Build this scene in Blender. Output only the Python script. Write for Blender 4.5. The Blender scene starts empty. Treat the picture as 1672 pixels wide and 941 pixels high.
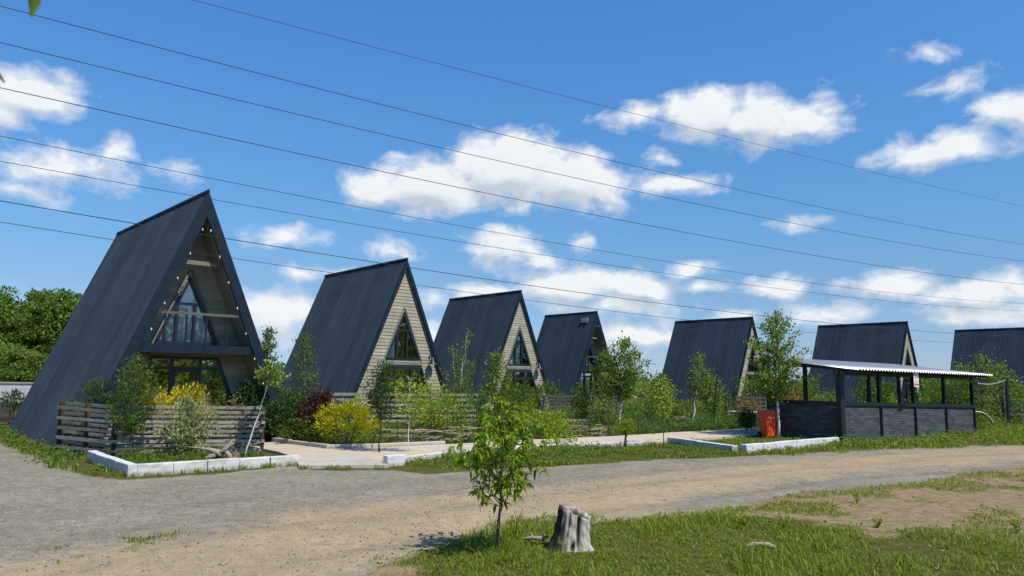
import bpy, math, random
import numpy as np
from mathutils import Vector, Matrix
R = math.radians
scene = bpy.context.scene
col = scene.collection
rng = np.random.default_rng(7)
random.seed(7)

# ------------------------------------------------------------------ camera
CH, F, PIT, ROL = 1.7, 1236.2, 0.1173, 0.0128
cam = bpy.data.cameras.new('camera')
camo = bpy.data.objects.new('camera', cam); col.objects.link(camo)
cam.sensor_width = 36.0
cam.lens = 36.0 * F / 1672.0
cam.clip_start = 0.05; cam.clip_end = 5000
camo.matrix_world = (Matrix.Translation((0, 0, CH)) @ Matrix.Rotation(math.pi/2 + PIT, 4, 'X')
                     @ Matrix.Rotation(ROL, 4, 'Z'))
cam.dof.use_dof = True; cam.dof.focus_distance = 18.0; cam.dof.aperture_fstop = 9.0
scene.camera = camo

def ray(px, py):
    X = px-836; Y = py-470.5; cr, sr = math.cos(ROL), math.sin(ROL)
    x = X*cr+Y*sr; y = -X*sr+Y*cr
    c, s = math.cos(PIT), math.sin(PIT)
    return np.array([x/F, c+(y/F)*s, s-(y/F)*c])
def G(px, py, z=0.0):
    d = ray(px, py); t = (z-CH)/d[2]
    return float(d[0]*t), float(d[1]*t)
def D(px, py, depth):
    d = ray(px, py); t = depth/d[1]
    return float(d[0]*t), float(depth), float(CH+d[2]*t)

# ------------------------------------------------------------------ node helpers
class NT:
    def __init__(s, tree): s.t = tree; s.n = tree.nodes; s.l = tree.links
    def new(s, typ, **kw):
        n = s.n.new(typ)
        for k, v in kw.items(): setattr(n, k, v)
        return n
    def put(s, sock, v):
        if hasattr(v, 'is_output') or isinstance(v, bpy.types.NodeSocket): s.l.new(v, sock)
        else: sock.default_value = v
    def math(s, op, a, b=None, c=None, clamp=False):
        n = s.new('ShaderNodeMath', operation=op, use_clamp=clamp)
        s.put(n.inputs[0], a)
        if b is not None: s.put(n.inputs[1], b)
        if c is not None: s.put(n.inputs[2], c)
        return n.outputs[0]
    def vmath(s, op, a, b=None, c=None):
        n = s.new('ShaderNodeVectorMath', operation=op)
        s.put(n.inputs[0], a)
        if b is not None: s.put(n.inputs[1], b)
        if c is not None: s.put(n.inputs[2], c)
        return n.outputs[1] if op in ('LENGTH', 'DOT_PRODUCT', 'DISTANCE') else n.outputs[0]
    def mix(s, f, a, b, blend='MIX'):
        n = s.new('ShaderNodeMix', data_type='RGBA', blend_type=blend)
        s.put(n.inputs[0], f)
        s.put(n.inputs[6], a if not isinstance(a, tuple) else (*a, 1)[:4])
        s.put(n.inputs[7], b if not isinstance(b, tuple) else (*b, 1)[:4])
        return n.outputs[2]
    def noise(s, vec, scale, detail=4, rough=.55, out=0, dims='3D', lac=2.0):
        n = s.new('ShaderNodeTexNoise', noise_dimensions=dims)
        if vec is not None: s.l.new(vec, n.inputs['Vector'])
        n.inputs['Scale'].default_value = scale; n.inputs['Detail'].default_value = detail
        n.inputs['Roughness'].default_value = rough; n.inputs['Lacunarity'].default_value = lac
        return n.outputs[out]
    def ramp(s, f, lo, hi, a=0.0, b=1.0, smooth=True):
        n = s.new('ShaderNodeMapRange', interpolation_type='SMOOTHSTEP' if smooth else 'LINEAR')
        s.put(n.inputs[0], f)
        for i, v in zip((1, 2, 3, 4), (lo, hi, a, b)): s.put(n.inputs[i], v)
        return n.outputs[0]

# ------------------------------------------------------------------ world: sky with fair-weather clouds
SUN_EL, SUN_AZ = R(57), math.atan2(0.75, -0.66)      # azimuth from +Y towards +X
world = bpy.data.worlds.new('World'); scene.world = world; world.use_nodes = True
W = NT(world.node_tree); W.n.clear()
sky = W.new('ShaderNodeTexSky', sky_type='NISHITA', sun_disc=False)
sky.sun_elevation = SUN_EL; sky.sun_rotation = SUN_AZ
sky.air_density = 1.25; sky.dust_density = 0.12; sky.ozone_density = 2.2; sky.altitude = 100
SKY_STRENGTH = 0.10
# clouds: (px, py, rx, ry, weight) of each puff as bearings on the sky, with a flat base
CL = [(55,148,84,40,.95),(5,180,50,26,.8),(95,268,120,38,.72),(200,240,38,30,.75),(40,304,70,16,.5),(288,280,40,26,.5),
 (610,305,72,40,1.1),(700,302,130,58,1.25),(830,278,130,72,1.35),(930,292,110,60,1.2),(985,302,70,45,1),(1095,302,95,24,.8),
 (665,254,40,13,.5),(1080,258,28,22,.45),
 (1050,188,90,22,.8),(1150,184,95,48,1.2),(1235,192,95,50,1.2),(1312,205,85,40,1.05),(1355,185,40,40,.55),
 (1528,250,104,33,1.05),(1662,186,66,38,1.05),(1600,206,24,14,.45),(1560,140,56,24,.52),(1515,90,42,18,.45),
 (470,382,66,24,.75),(640,406,60,22,.75),(820,408,80,42,.95),(880,428,46,18,.7),(950,396,34,20,.5),(575,452,50,14,.5),(1210,520,70,14,.5),(1480,440,40,12,.45),(330,470,40,14,.45),
 (800,475,90,20,.9),(930,468,110,42,1.15),(1040,468,95,36,1.05),(1000,498,150,30,.8),
 (440,512,110,46,.95),(500,450,50,20,.5),(700,492,40,22,.6),
 (1130,438,52,17,.75),(1155,472,52,14,.65),(1265,472,66,24,.95),(1300,372,44,22,.7),
 (1450,466,80,28,.95),(1605,478,120,34,1),(1590,516,110,24,.85),(1355,520,80,24,.9),(1045,552,110,34,.85),(690,545,70,24,.6)]
grp = bpy.data.node_groups.new('cloud_field', 'ShaderNodeTree')
grp.interface.new_socket('P', in_out='INPUT', socket_type='NodeSocketVector')
grp.interface.new_socket('F', in_out='OUTPUT', socket_type='NodeSocketFloat')
g = NT(grp)
gi = g.new('NodeGroupInput'); go = g.new('NodeGroupOutput')
acc = None
for (px, py, rx, ry, wt) in CL:
    d = ray(px, py); az = math.atan2(d[0], d[1]); el = math.atan2(d[2], math.hypot(d[0], d[1]))
    q = g.vmath('MULTIPLY_ADD', gi.outputs[0], (F/rx, F/ry, 0), (-az*F/rx, -el*F/ry, 0))
    q = g.math('MULTIPLY_ADD', g.vmath('LENGTH', q), -wt, wt)
    if acc is None: acc = q
    else: acc = g.math('SMOOTH_MAX', acc, q, .12)
g.l.new(acc, go.inputs[0])
tc = W.new('ShaderNodeTexCoord')
sep = W.new('ShaderNodeSeparateXYZ'); W.l.new(tc.outputs['Generated'], sep.inputs[0])
az = W.math('ARCTAN2', sep.outputs[0], sep.outputs[1]); el = W.math('ARCSINE', sep.outputs[2])
cmb = W.new('ShaderNodeCombineXYZ'); W.l.new(az, cmb.inputs[0]); W.l.new(el, cmb.inputs[1])
P = cmb.outputs[0]
Ps = W.vmath('MULTIPLY', P, (1.0, 1.45, 1.0))
wn = W.noise(Ps, 9.0, 3, .5, out=1)
wv = W.vmath('MULTIPLY_ADD', wn, (.055, .04, 0), (-.0275, -.02, 0))
Pw = W.vmath('ADD', P, wv)
Pn = W.vmath('ADD', Ps, wv)
def field(off):
    a = W.vmath('ADD', Pw, off)
    gn = W.new('ShaderNodeGroup', node_tree=grp); W.l.new(a, gn.inputs[0])
    b = W.vmath('ADD', Pn, (off[0], off[1]*1.45, 0))
    nz = W.noise(b, 24.0, 10, .60)
    return gn.outputs[0], W.math('MULTIPLY_ADD', W.math('SUBTRACT', nz, .5), 1.55, gn.outputs[0])
f0, d0 = field((0, 0, 0))
f1, d1 = field((0.008, 0.022, 0))
alpha = W.math('POWER', W.ramp(d0, -.02, .60, smooth=False), 1.25)
relief = W.math('SUBTRACT', d0, d1)
lit = W.math('MULTIPLY_ADD', relief, .75, .78, clamp=True)
core = W.ramp(f0, .2, 1.1, 0, .16)
under = W.math('MULTIPLY', W.ramp(W.math('SUBTRACT', f1, f0), -.10, .38, 0, .50), W.ramp(f0, .10, .55))
lit = W.math('SUBTRACT', W.math('SUBTRACT', lit, core), under, clamp=True)
ccol = W.mix(lit, (4.1, 4.6, 5.3), (6.9, 7.0, 7.1))
def scale_out(c, k):
    n = W.new('ShaderNodeVectorMath', operation='SCALE'); W.l.new(c, n.inputs[0]); n.inputs['Scale'].default_value = k
    return n.outputs[0]
# clear-air balance of the sky by elevation
rp = W.new('ShaderNodeValToRGB'); W.l.new(W.math('DIVIDE', el, R(40)), rp.inputs[0]); cr_ = rp.color_ramp
for i, (e_, c_) in enumerate(((0, (.39, .58, 1.15)), (2.6, (.385, .55, .98)), (6.4, (.41, .56, .82)), (10.9, (.41, .66, .92)), (18.2, (.41, .745, 1.06)), (27, (.40, .79, 1.2)), (40, (.45, .82, 1.2)))):
    q = cr_.elements[i] if i < 2 else cr_.elements.new(e_/40)
    q.position = e_/40; q.color = (c_[0]/1.2, c_[1]/1.2, c_[2]/1.2, 1)
skyc = W.mix(1.0, sky.outputs[0], scale_out(rp.outputs[0], 1.2), 'MULTIPLY')
alpha = W.math('MULTIPLY', alpha, .97)
skymix = W.mix(alpha, skyc, ccol)
bg = W.new('ShaderNodeBackground'); bg.inputs['Strength'].default_value = SKY_STRENGTH
W.l.new(skymix, bg.inputs['Color'])
wo = W.new('ShaderNodeOutputWorld'); W.l.new(bg.outputs[0], wo.inputs['Surface'])

sun = bpy.data.lights.new('sun', 'SUN'); sun.energy = 4.0; sun.angle = R(0.53); sun.color = (1.0, .95, .86)
suno = bpy.data.objects.new('sun', sun); col.objects.link(suno)
suno.rotation_euler = (math.pi/2 - SUN_EL, 0, math.pi - SUN_AZ)
suno.location = (30, -20, 50)
scene.view_settings.view_transform = 'Standard'; scene.view_settings.look = 'None'
scene.view_settings.exposure = 0.45; scene.view_settings.gamma = 1.0
scene.view_settings.use_curve_mapping = False
scene.cycles.max_bounces = 8; scene.cycles.transparent_max_bounces = 12
scene.cycles.diffuse_bounces = 3; scene.cycles.caustics_reflective = False; scene.cycles.caustics_refractive = False

# ------------------------------------------------------------------ materials
MATS = {}
def mat(name):
    m = bpy.data.materials.new(name); m.use_nodes = True
    t = NT(m.node_tree); b = t.n['Principled BSDF']
    MATS[name] = m
    return m, t, b
def simple(name, c, rough=.6, metal=0, var=.12, scale=6, bump=0, bscale=40, spec=.5, stretch=(1, 1, 1)):
    m, t, b = mat(name)
    tc = t.new('ShaderNodeTexCoord'); v = t.vmath('MULTIPLY', tc.outputs['Object'], stretch)
    n = t.noise(v, scale, 5, .6)
    k = t.ramp(n, .3, .7, 1-var, 1+var, smooth=False)
    cc = t.mix(1.0, (*c, 1), t.comb(k) if hasattr(t, 'comb') else k, 'MULTIPLY') if False else None
    vm = t.vmath('SCALE', c); t.n[-1].inputs['Scale'].default_value = 1; t.put(t.n[-1].inputs['Scale'], k)
    t.l.new(vm, b.inputs['Base Color'])
    b.inputs['Roughness'].default_value = rough; b.inputs['Metallic'].default_value = metal
    b.inputs['Specular IOR Level'].default_value = spec
    if bump:
        bn = t.new('ShaderNodeBump'); bn.inputs['Strength'].default_value = bump; bn.inputs['Distance'].default_value = .01
        t.l.new(t.noise(v, bscale, 6, .6), bn.inputs['Height']); t.l.new(bn.outputs[0], b.inputs['Normal'])
    return m
def island_scale(t, c, lo, hi, hue=.0, c2=None):
    gn = t.new('ShaderNodeNewGeometry'); r = gn.outputs['Random Per Island']
    k = t.ramp(r, 0, 1, lo, hi, smooth=False)
    base = t.mix(t.math('FRACT', t.math('MULTIPLY', r, 7.31)), c, c2 if c2 else c)
    return t.vmath('MULTIPLY', base, t.vec(k)) if hasattr(t, 'vec') else scale_col(t, base, k)
def scale_col(t, c, k):
    n = t.new('ShaderNodeVectorMath', operation='SCALE'); t.put(n.inputs[0], c); t.put(n.inputs['Scale'], k)
    return n.outputs[0]
def leafmat(name, c, c2=None, lo=.6, hi=1.4, trans=.38, tint=None):
    m, t, b = mat(name)
    cc = island_scale(t, c, lo, hi, c2=c2)
    t.l.new(cc, b.inputs['Base Color']); b.inputs['Roughness'].default_value = .5
    b.inputs['Specular IOR Level'].default_value = .22
    tr = t.new('ShaderNodeBsdfTranslucent')
    tn = t.vmath('MULTIPLY', cc, tint or (1.5, 1.35, .55)); t.l.new(tn, tr.inputs['Color'])
    ms = t.new('ShaderNodeMixShader'); ms.inputs[0].default_value = trans
    t.l.new(b.outputs[0], ms.inputs[1]); t.l.new(tr.outputs[0], ms.inputs[2])
    t.l.new(ms.outputs[0], t.n['Material Output'].inputs['Surface'])
    return m
def woodmat(name, c, var=.35, rough=.75, grain=(1.2, 26, 26), island=.2, bump=.25):
    m, t, b = mat(name)
    tc = t.new('ShaderNodeTexCoord'); v = t.vmath('MULTIPLY', tc.outputs['Object'], grain)
    n = t.noise(v, 1.0, 6, .65)
    n2 = t.noise(tc.outputs['Object'], 1.7, 3, .5)
    gn = t.new('ShaderNodeNewGeometry')
    k = t.ramp(n, .3, .7, 1-var, 1+var*.8, smooth=False)
    k = t.math('MULTIPLY', k, t.ramp(gn.outputs['Random Per Island'], 0, 1, 1-island, 1+island, smooth=False))
    k = t.math('MULTIPLY', k, t.ramp(n2, .3, .7, .85, 1.15, smooth=False))
    t.l.new(scale_col(t, c, k), b.inputs['Base Color']); b.inputs['Roughness'].default_value = rough
    b.inputs['Specular IOR Level'].default_value = .25
    bn = t.new('ShaderNodeBump'); bn.inputs['Strength'].default_value = bump; bn.inputs['Distance'].default_value = .006
    t.l.new(n, bn.inputs['Height']); t.l.new(bn.outputs[0], b.inputs['Normal'])
    return m
def roofmat():
    m, t, b = mat('navy_roof_metal'); tc = t.new('ShaderNodeTexCoord'); v = tc.outputs['Object']
    st_ = t.noise(t.vmath('MULTIPLY', v, (.35, 9, .25)), 1, 5, .65); bl_ = t.noise(v, .7, 4, .6)
    sp = t.new('ShaderNodeSeparateXYZ'); t.l.new(v, sp.inputs[0])
    wn_ = t.new('ShaderNodeTexWhiteNoise', noise_dimensions='1D'); t.l.new(t.math('FLOOR', t.math('DIVIDE', sp.outputs[1], 1.12)), wn_.inputs['W'])
    k = t.math('MULTIPLY', t.ramp(st_, .3, .7, .80, 1.2, smooth=False), t.ramp(bl_, .3, .7, .86, 1.16, smooth=False))
    k = t.math('MULTIPLY', k, t.ramp(wn_.outputs[0], 0, 1, .90, 1.10, smooth=False))
    c = scale_col(t, (.036, .052, .070), k)
    dust = t.math('MULTIPLY', t.ramp(st_, .56, .75), t.ramp(sp.outputs[2], 0, 2.5, .30, .05))
    c = t.mix(dust, c, (.16, .15, .13)); t.l.new(c, b.inputs['Base Color'])
    b.inputs['Roughness'].default_value = .6; b.inputs['Specular IOR Level'].default_value = .03
    return m
M_roof = roofmat()
M_fascia = simple('navy_painted_wood', (.011, .020, .032), .55, 0, .2, 3, bump=.15, bscale=60, spec=.15)
M_siding = woodmat('olive_grey_siding', (.325, .298, .222), .20, .75, (1.5, 20, 30), .12)
M_trim = woodmat('pale_trim_wood', (.19, .172, .13), .18, .7, (2, 20, 20), .08)
M_frame = simple('dark_window_frame', (.012, .019, .028), .4, spec=.5)
M_oldwood = woodmat('weathered_fence_wood', (.29, .265, .23), .42, .85, (1.4, 24, 30), .22, .4)
M_darkfence = woodmat('dark_stained_fence_wood', (.075, .072, .068), .35, .8, (1.4, 24, 30), .2, .3)
M_brownpost = woodmat('brown_post_wood', (.07, .045, .03), .35, .85, (20, 20, 1.5), .2)
M_railwood = woodmat('handrail_wood', (.12, .095, .075), .3, .6, (1.5, 20, 20), .1)
M_dark = simple('black_painted_steel', (.010, .014, .019), .45, spec=.45)
M_black = simple('black_rubber', (.008, .008, .009), .6)
M_interior = simple('pale_bounce_interior', (.42, .38, .32), .9)  # pale tone, lightened so the floors bounce light onto the curtains
M_bulb = simple('white_bulb_plastic', (.50, .49, .45), .25)
M_curtain = simple('white_curtain', (.90, .91, .93), .9, var=.05)
M_galv = simple('galvanised_sheet', (.36, .375, .385), .4, .5, .14, 1.6)
M_kerb = None
M_plinth = simple('brown_plinth', (.12, .075, .05), .9, var=.3, bump=.3)
M_bark = woodmat('young_bark', (.14, .115, .085), .4, .9, (30, 30, 6), .1, .5)
M_darkbark = woodmat('dark_bark', (.055, .043, .032), .4, .9, (30, 30, 6), .1, .5)
M_stick = woodmat('dry_branch', (.27, .21, .14), .4, .9, (8, 8, 8), .35, .5)
M_drift = woodmat('bleached_driftwood', (.30, .255, .20), .45, .8, (6, 40, 40), .05, .6)
M_wire = simple('power_cable', (.012, .014, .02), .6)
M_bin = simple('orange_red_plastic', (.74, .078, .016), .42, var=.10, scale=2)
M_birch = None
def birch():
    m, t, b = mat('whitewashed_bark')
    tc = t.new('ShaderNodeTexCoord'); v = t.vmath('MULTIPLY', tc.outputs['Object'], (14, 14, 5))
    n = t.noise(v, 1, 5, .7)
    t.l.new(t.mix(t.ramp(n, .58, .66), (.66, .63, .57), (.16, .13, .10)), b.inputs['Base Color'])
    b.inputs['Roughness'].default_value = .8
    return m
M_birch = birch()
def kerbmat(name, base=(.60, .595, .58)):
    m, t, b = mat(name)
    tc = t.new('ShaderNodeTexCoord'); v = tc.outputs['Object']
    n = t.noise(t.vmath('MULTIPLY', v, (1, 1, 2.2)), 2.2, 7, .65); n2 = t.noise(v, 14, 6, .7)
    c = t.mix(t.ramp(n, .44, .66, 0, .8), base, (.36, .345, .30))
    sz = t.new('ShaderNodeSeparateXYZ'); t.l.new(v, sz.inputs[0]); n3 = t.noise(t.vmath('MULTIPLY', v, (9, 9, 1.5)), 1, 5, .7)
    c = t.mix(t.math('MULTIPLY', t.ramp(sz.outputs[2], .0, .10, 1, 0), t.ramp(n3, .35, .6)), c, (.16, .135, .09))
    c = t.mix(t.ramp(n3, .62, .74, 0, .6), c, (.19, .18, .16))
    c = t.mix(t.ramp(n2, .60, .72, 0, .7), c, (.20, .18, .15))
    t.l.new(c, b.inputs['Base Color']); b.inputs['Roughness'].default_value = .85
    bn = t.new('ShaderNodeBump'); bn.inputs['Strength'].default_value = .3; bn.inputs['Distance'].default_value = .01
    t.l.new(n2, bn.inputs['Height']); t.l.new(bn.outputs[0], b.inputs['Normal'])
    return m
M_kerb = kerbmat('whitewashed_concrete')
M_kerb2 = kerbmat('grey_concrete_edging', (.46, .42, .37))
def pathmat(name, c, c2, tile):
    m, t, b = mat(name)
    tc = t.new('ShaderNodeTexCoord'); v = tc.outputs['Object']
    n = t.noise(v, 1.3, 6, .6); n2 = t.noise(v, 45, 4, .6)
    cc = t.mix(t.ramp(n, .35, .68), c, c2)
    cc = scale_col(t, cc, t.ramp(n2, .3, .7, .88, 1.1, smooth=False))
    if tile:
        mp = t.new('ShaderNodeMapping'); t.l.new(v, mp.inputs[0]); mp.inputs['Rotation'].default_value = (0, 0, -.70)
        br = t.new('ShaderNodeTexBrick'); t.l.new(mp.outputs[0], br.inputs['Vector'])
        br.inputs['Scale'].default_value = 1.0; br.inputs['Brick Width'].default_value = .5; br.inputs['Row Height'].default_value = .5
        br.inputs['Mortar Size'].default_value = .010; br.offset = 0
        cc = t.mix(t.math('MULTIPLY', br.outputs['Fac'], .6), cc, (.17, .14, .11))
    t.l.new(cc, b.inputs['Base Color']); b.inputs['Roughness'].default_value = .9
    bn = t.new('ShaderNodeBump'); bn.inputs['Strength'].default_value = .25; bn.inputs['Distance'].default_value = .004
    t.l.new(n2, bn.inputs['Height']); t.l.new(bn.outputs[0], b.inputs['Normal'])
    return m
M_path = pathmat('pinkish_paving', (.455, .365, .255), (.50, .42, .31), True)
M_apron = pathmat('pale_concrete_slab', (.45, .425, .36), (.36, .32, .26), False)
def brickmat():
    m, t, b = mat('grey_slate_cladding')
    tc = t.new('ShaderNodeTexCoord')
    br = t.new('ShaderNodeTexBrick')
    sp = t.new('ShaderNodeSeparateXYZ'); t.l.new(tc.outputs['Object'], sp.inputs[0])
    cb = t.new('ShaderNodeCombineXYZ'); t.l.new(t.math('ADD', sp.outputs[0], sp.outputs[1]), cb.inputs[0]); t.l.new(sp.outputs[2], cb.inputs[1])
    t.l.new(cb.outputs[0], br.inputs['Vector']); br.inputs['Scale'].default_value = 1
    br.inputs['Brick Width'].default_value = .34; br.inputs['Row Height'].default_value = .072; br.inputs['Mortar Size'].default_value = .006
    br.inputs['Bias'].default_value = -.1
    br.inputs['Color1'].default_value = (.034, .040, .046, 1); br.inputs['Color2'].default_value = (.088, .097, .105, 1)
    br.inputs['Mortar'].default_value = (.014, .016, .018, 1)
    n = t.noise(t.vmath('MULTIPLY', cb.outputs[0], (8, 40, 1)), 1, 5, .6)
    t.l.new(scale_col(t, br.outputs['Color'], t.ramp(n, .3, .7, .72, 1.3, smooth=False)), b.inputs['Base Color'])
    b.inputs['Roughness'].default_value = .7
    bn = t.new('ShaderNodeBump'); bn.inputs['Strength'].default_value = .5; bn.inputs['Distance'].default_value = .012
    t.l.new(t.math('SUBTRACT', n, br.outputs['Fac']), bn.inputs['Height']); t.l.new(bn.outputs[0], b.inputs['Normal'])
    return m
M_slate = brickmat()
def glass(name, f0):
    m, t, b = mat(name)
    t.n.remove(b)
    tr = t.new('ShaderNodeBsdfTransparent'); tr.inputs[0].default_value = (.97, .985, .98, 1)
    gl = t.new('ShaderNodeBsdfGlossy'); gl.inputs['Roughness'].default_value = .015; gl.inputs[0].default_value = (.92, .95, .93, 1)
    fr = t.new('ShaderNodeFresnel'); fr.inputs[0].default_value = 1.52
    f = t.math('MULTIPLY_ADD', fr.outputs[0], 1.5, f0, clamp=True)
    ms = t.new('ShaderNodeMixShader'); t.l.new(f, ms.inputs[0]); t.l.new(tr.outputs[0], ms.inputs[1]); t.l.new(gl.outputs[0], ms.inputs[2])
    tc = t.new('ShaderNodeTexCoord')
    bn = t.new('ShaderNodeBump'); bn.inputs['Strength'].default_value = .06; bn.inputs['Distance'].default_value = .02
    t.l.new(t.noise(tc.outputs['Object'], 1.6, 2, .5), bn.inputs['Height']); t.l.new(bn.outputs[0], gl.inputs['Normal'])
    t.l.new(ms.outputs[0], t.n['Material Output'].inputs['Surface'])
    return m
M_glass = glass('window_glass', .03); M_glass_low = glass('reflective_door_glass', .42)
# foliage
L_mid = leafmat('leaf_mid_green', (.13, .205, .035), (.085, .155, .03), .6, 1.4, .42)
L_birch = leafmat('leaf_birch_green', (.19, .27, .045), (.13, .21, .038), .6, 1.4, .45)
L_dark = leafmat('leaf_dark_green', (0.045, 0.093, 0.026), (0.063, 0.112, 0.030), trans=.25)
L_pine = leafmat('needle_green', (.050, .105, .025), (.085, .14, .026), trans=.25)
L_bright = leafmat('leaf_fresh_green', (.27, .36, .022), (.15, .25, .022), .5, 1.35, .5)
L_lime = leafmat('leaf_yellow_green', (0.350, 0.403, 0.044), (0.210, 0.333, 0.044), .6, 1.3)
L_gold = leafmat('leaf_golden', (.52, .48, .02), (.30, .36, .022), .65, 1.3, .35, (1.2, 1.15, .5))
L_gold2 = leafmat('leaf_bright_gold', (.62, .52, .02), (.44, .42, .03), .7, 1.25, .35, (1.25, 1.15, .5))
L_silver = leafmat('leaf_silver_green', (0.201, 0.263, 0.096), (0.350, 0.385, 0.175), .6, 1.4, .3)
L_red = leafmat('leaf_burgundy', (0.081, 0.022, 0.018), (0.044, 0.015, 0.015), .6, 1.4, .2, (1.4, .8, .7))
L_rust = leafmat('leaf_rusty', (0.350, 0.158, 0.061), (0.193, 0.175, 0.052), .6, 1.4, .3)
L_wood = leafmat('leaf_woodland', (.17, .26, .045), (.10, .18, .035), .55, 1.45, .45)
L_woodl = leafmat('leaf_woodland_light', (.19, .25, .05), (.13, .20, .045), .6, 1.35, .4)
L_far = leafmat('leaf_far', (.075, .12, .03), (.11, .15, .04), .6, 1.4, .5)
L_grass = leafmat('grass_blade', (.15, .225, .018), (.23, .27, .028), .5, 1.4, .42)
L_cover = leafmat('ground_cover_blade', (.085, .155, .025), (.13, .18, .03), .5, 1.4, .35)
L_grassdry = leafmat('grass_dry', (0.286, 0.242, 0.110), (0.198, 0.209, 0.066), .6, 1.3, .3)
L_hedge = leafmat('leaf_low_juniper', (.085, .17, .04), (.11, .18, .045), .6, 1.4, .3)

# ------------------------------------------------------------------ mesh helpers
def link(o):
    col.objects.link(o); return o
def np_mesh(name, V, Fc, m=None, parent=None, smooth=False, loc=None):
    V = np.asarray(V, np.float32).reshape(-1, 3); Fc = np.asarray(Fc, np.int32)
    k = Fc.shape[1]; me = bpy.data.meshes.new(name)
    me.vertices.add(len(V)); me.vertices.foreach_set('co', V.ravel())
    me.loops.add(Fc.size); me.loops.foreach_set('vertex_index', Fc.ravel())
    me.polygons.add(len(Fc))
    me.polygons.foreach_set('loop_start', np.arange(0, Fc.size, k, dtype=np.int32))
    me.polygons.foreach_set('loop_total', np.full(len(Fc), k, np.int32))
    if smooth: me.polygons.foreach_set('use_smooth', np.ones(len(Fc), bool))
    me.update(calc_edges=True); me.validate()
    o = link(bpy.data.objects.new(name, me))
    if m: me.materials.append(m)
    if parent: o.parent = parent
    if loc is not None: o.location = loc
    return o
class MB:
    def __init__(s): s.v = []; s.f = []
    def add(s, vs, fs):
        b = len(s.v); s.v += [tuple(map(float, p)) for p in vs]; s.f += [tuple(i+b for i in f) for f in fs]
    def box(s, c, d, rz=0.0):
        x, y, z = d[0]/2, d[1]/2, d[2]/2; cs, sn = math.cos(rz), math.sin(rz)
        vs = []
        for dx, dy, dz in ((-x,-y,-z),(x,-y,-z),(x,y,-z),(-x,y,-z),(-x,-y,z),(x,-y,z),(x,y,z),(-x,y,z)):
            vs.append((c[0]+dx*cs-dy*sn, c[1]+dx*sn+dy*cs, c[2]+dz))
        s.add(vs, [(0,3,2,1),(4,5,6,7),(0,1,5,4),(1,2,6,5),(2,3,7,6),(3,0,4,7)])
    def bar(s, a, b, w, h, up=(0, 0, 1)):
        a, b = Vector(a), Vector(b); d = (b-a).normalized(); u = Vector(up)
        r = d.cross(u)
        if r.length < 1e-4: r = d.cross(Vector((1, 0, 0)))
        r.normalize(); u = r.cross(d).normalized()
        vs = []
        for p in (a, b):
            for i, j in ((-1,-1),(1,-1),(1,1),(-1,1)): vs.append(p + r*(i*w/2) + u*(j*h/2))
        s.add(vs, [(0,1,2,3),(7,6,5,4),(0,4,5,1),(1,5,6,2),(2,6,7,3),(3,7,4,0)])
    def prism(s, poly, y0, y1):          # poly in (x,z), extruded along y
        n = len(poly)
        vs = [(p[0], y0, p[1]) for p in poly] + [(p[0], y1, p[1]) for p in poly]
        s.add(vs, [tuple(range(n)), tuple(range(2*n-1, n-1, -1))] + [(i, i+n, (i+1) % n+n, (i+1) % n) for i in range(n)])
    def slab(s, poly, z0, z1):           # poly in (x,y), extruded along z
        n = len(poly)
        vs = [(p[0], p[1], z0) for p in poly] + [(p[0], p[1], z1) for p in poly]
        s.add(vs, [tuple(range(n-1, -1, -1)), tuple(range(n, 2*n))] + [(i, (i+1) % n, (i+1) % n+n, i+n) for i in range(n)])
    def tube(s, pts, rad, n=6, cap=True):
        pts = [Vector(p) for p in pts]; m = len(pts)
        if not hasattr(rad, '__len__'): rad = [rad]*m
        vs = []; pr = None
        for i, p in enumerate(pts):
            d = (pts[min(i+1, m-1)]-pts[max(i-1, 0)]).normalized()
            if pr is None:
                pr = d.orthogonal().normalized()
            else:
                pr = (pr - d*pr.dot(d)); pr = pr.normalized() if pr.length > 1e-6 else d.orthogonal().normalized()
            q = d.cross(pr)
            for k in range(n):
                a = 2*math.pi*k/n
                vs.append(p + (pr*math.cos(a)+q*math.sin(a))*rad[i])
        fs = [(i*n+k, i*n+(k+1) % n, (i+1)*n+(k+1) % n, (i+1)*n+k) for i in range(m-1) for k in range(n)]
        if cap: fs += [tuple(range(n-1, -1, -1)), tuple(range((m-1)*n, m*n))]
        s.add(vs, fs)
    def lathe(s, prof, c=(0, 0, 0), n=16):   # prof of (r,z)
        vs = [(c[0]+r*math.cos(2*math.pi*k/n), c[1]+r*math.sin(2*math.pi*k/n), c[2]+z) for r, z in prof for k in range(n)]
        m = len(prof)
        s.add(vs, [(i*n+k, i*n+(k+1) % n, (i+1)*n+(k+1) % n, (i+1)*n+k) for i in range(m-1) for k in range(n)]
              + [tuple(range(n-1, -1, -1)), tuple(range((m-1)*n, m*n))])
    def build(s, name, m=None, parent=None, smooth=False, bevel=0, loc=None):
        me = bpy.data.meshes.new(name); me.from_pydata(s.v, [], s.f); me.update()
        o = link(bpy.data.objects.new(name, me))
        if m: me.materials.append(m)
        if smooth:
            me.polygons.foreach_set('use_smooth', [True]*len(me.polygons))
        if parent: o.parent = parent
        if loc is not None: o.location = loc
        if bevel:
            md = o.modifiers.new('bevel', 'BEVEL'); md.width = bevel; md.segments = 2; md.limit_method = 'ANGLE'
        return o
def tag(o, label=None, cat=None, group=None, kind=None):
    if label: o['label'] = label
    if cat: o['category'] = cat
    if group: o['group'] = group
    if kind: o['kind'] = kind
    return o
def thing(name, loc, label, cat, group=None, rz=0.0):
    o = link(bpy.data.objects.new(name, None)); o.location = loc; o.rotation_euler = (0, 0, rz)
    o.empty_display_size = .2
    return tag(o, label, cat, group)

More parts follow.
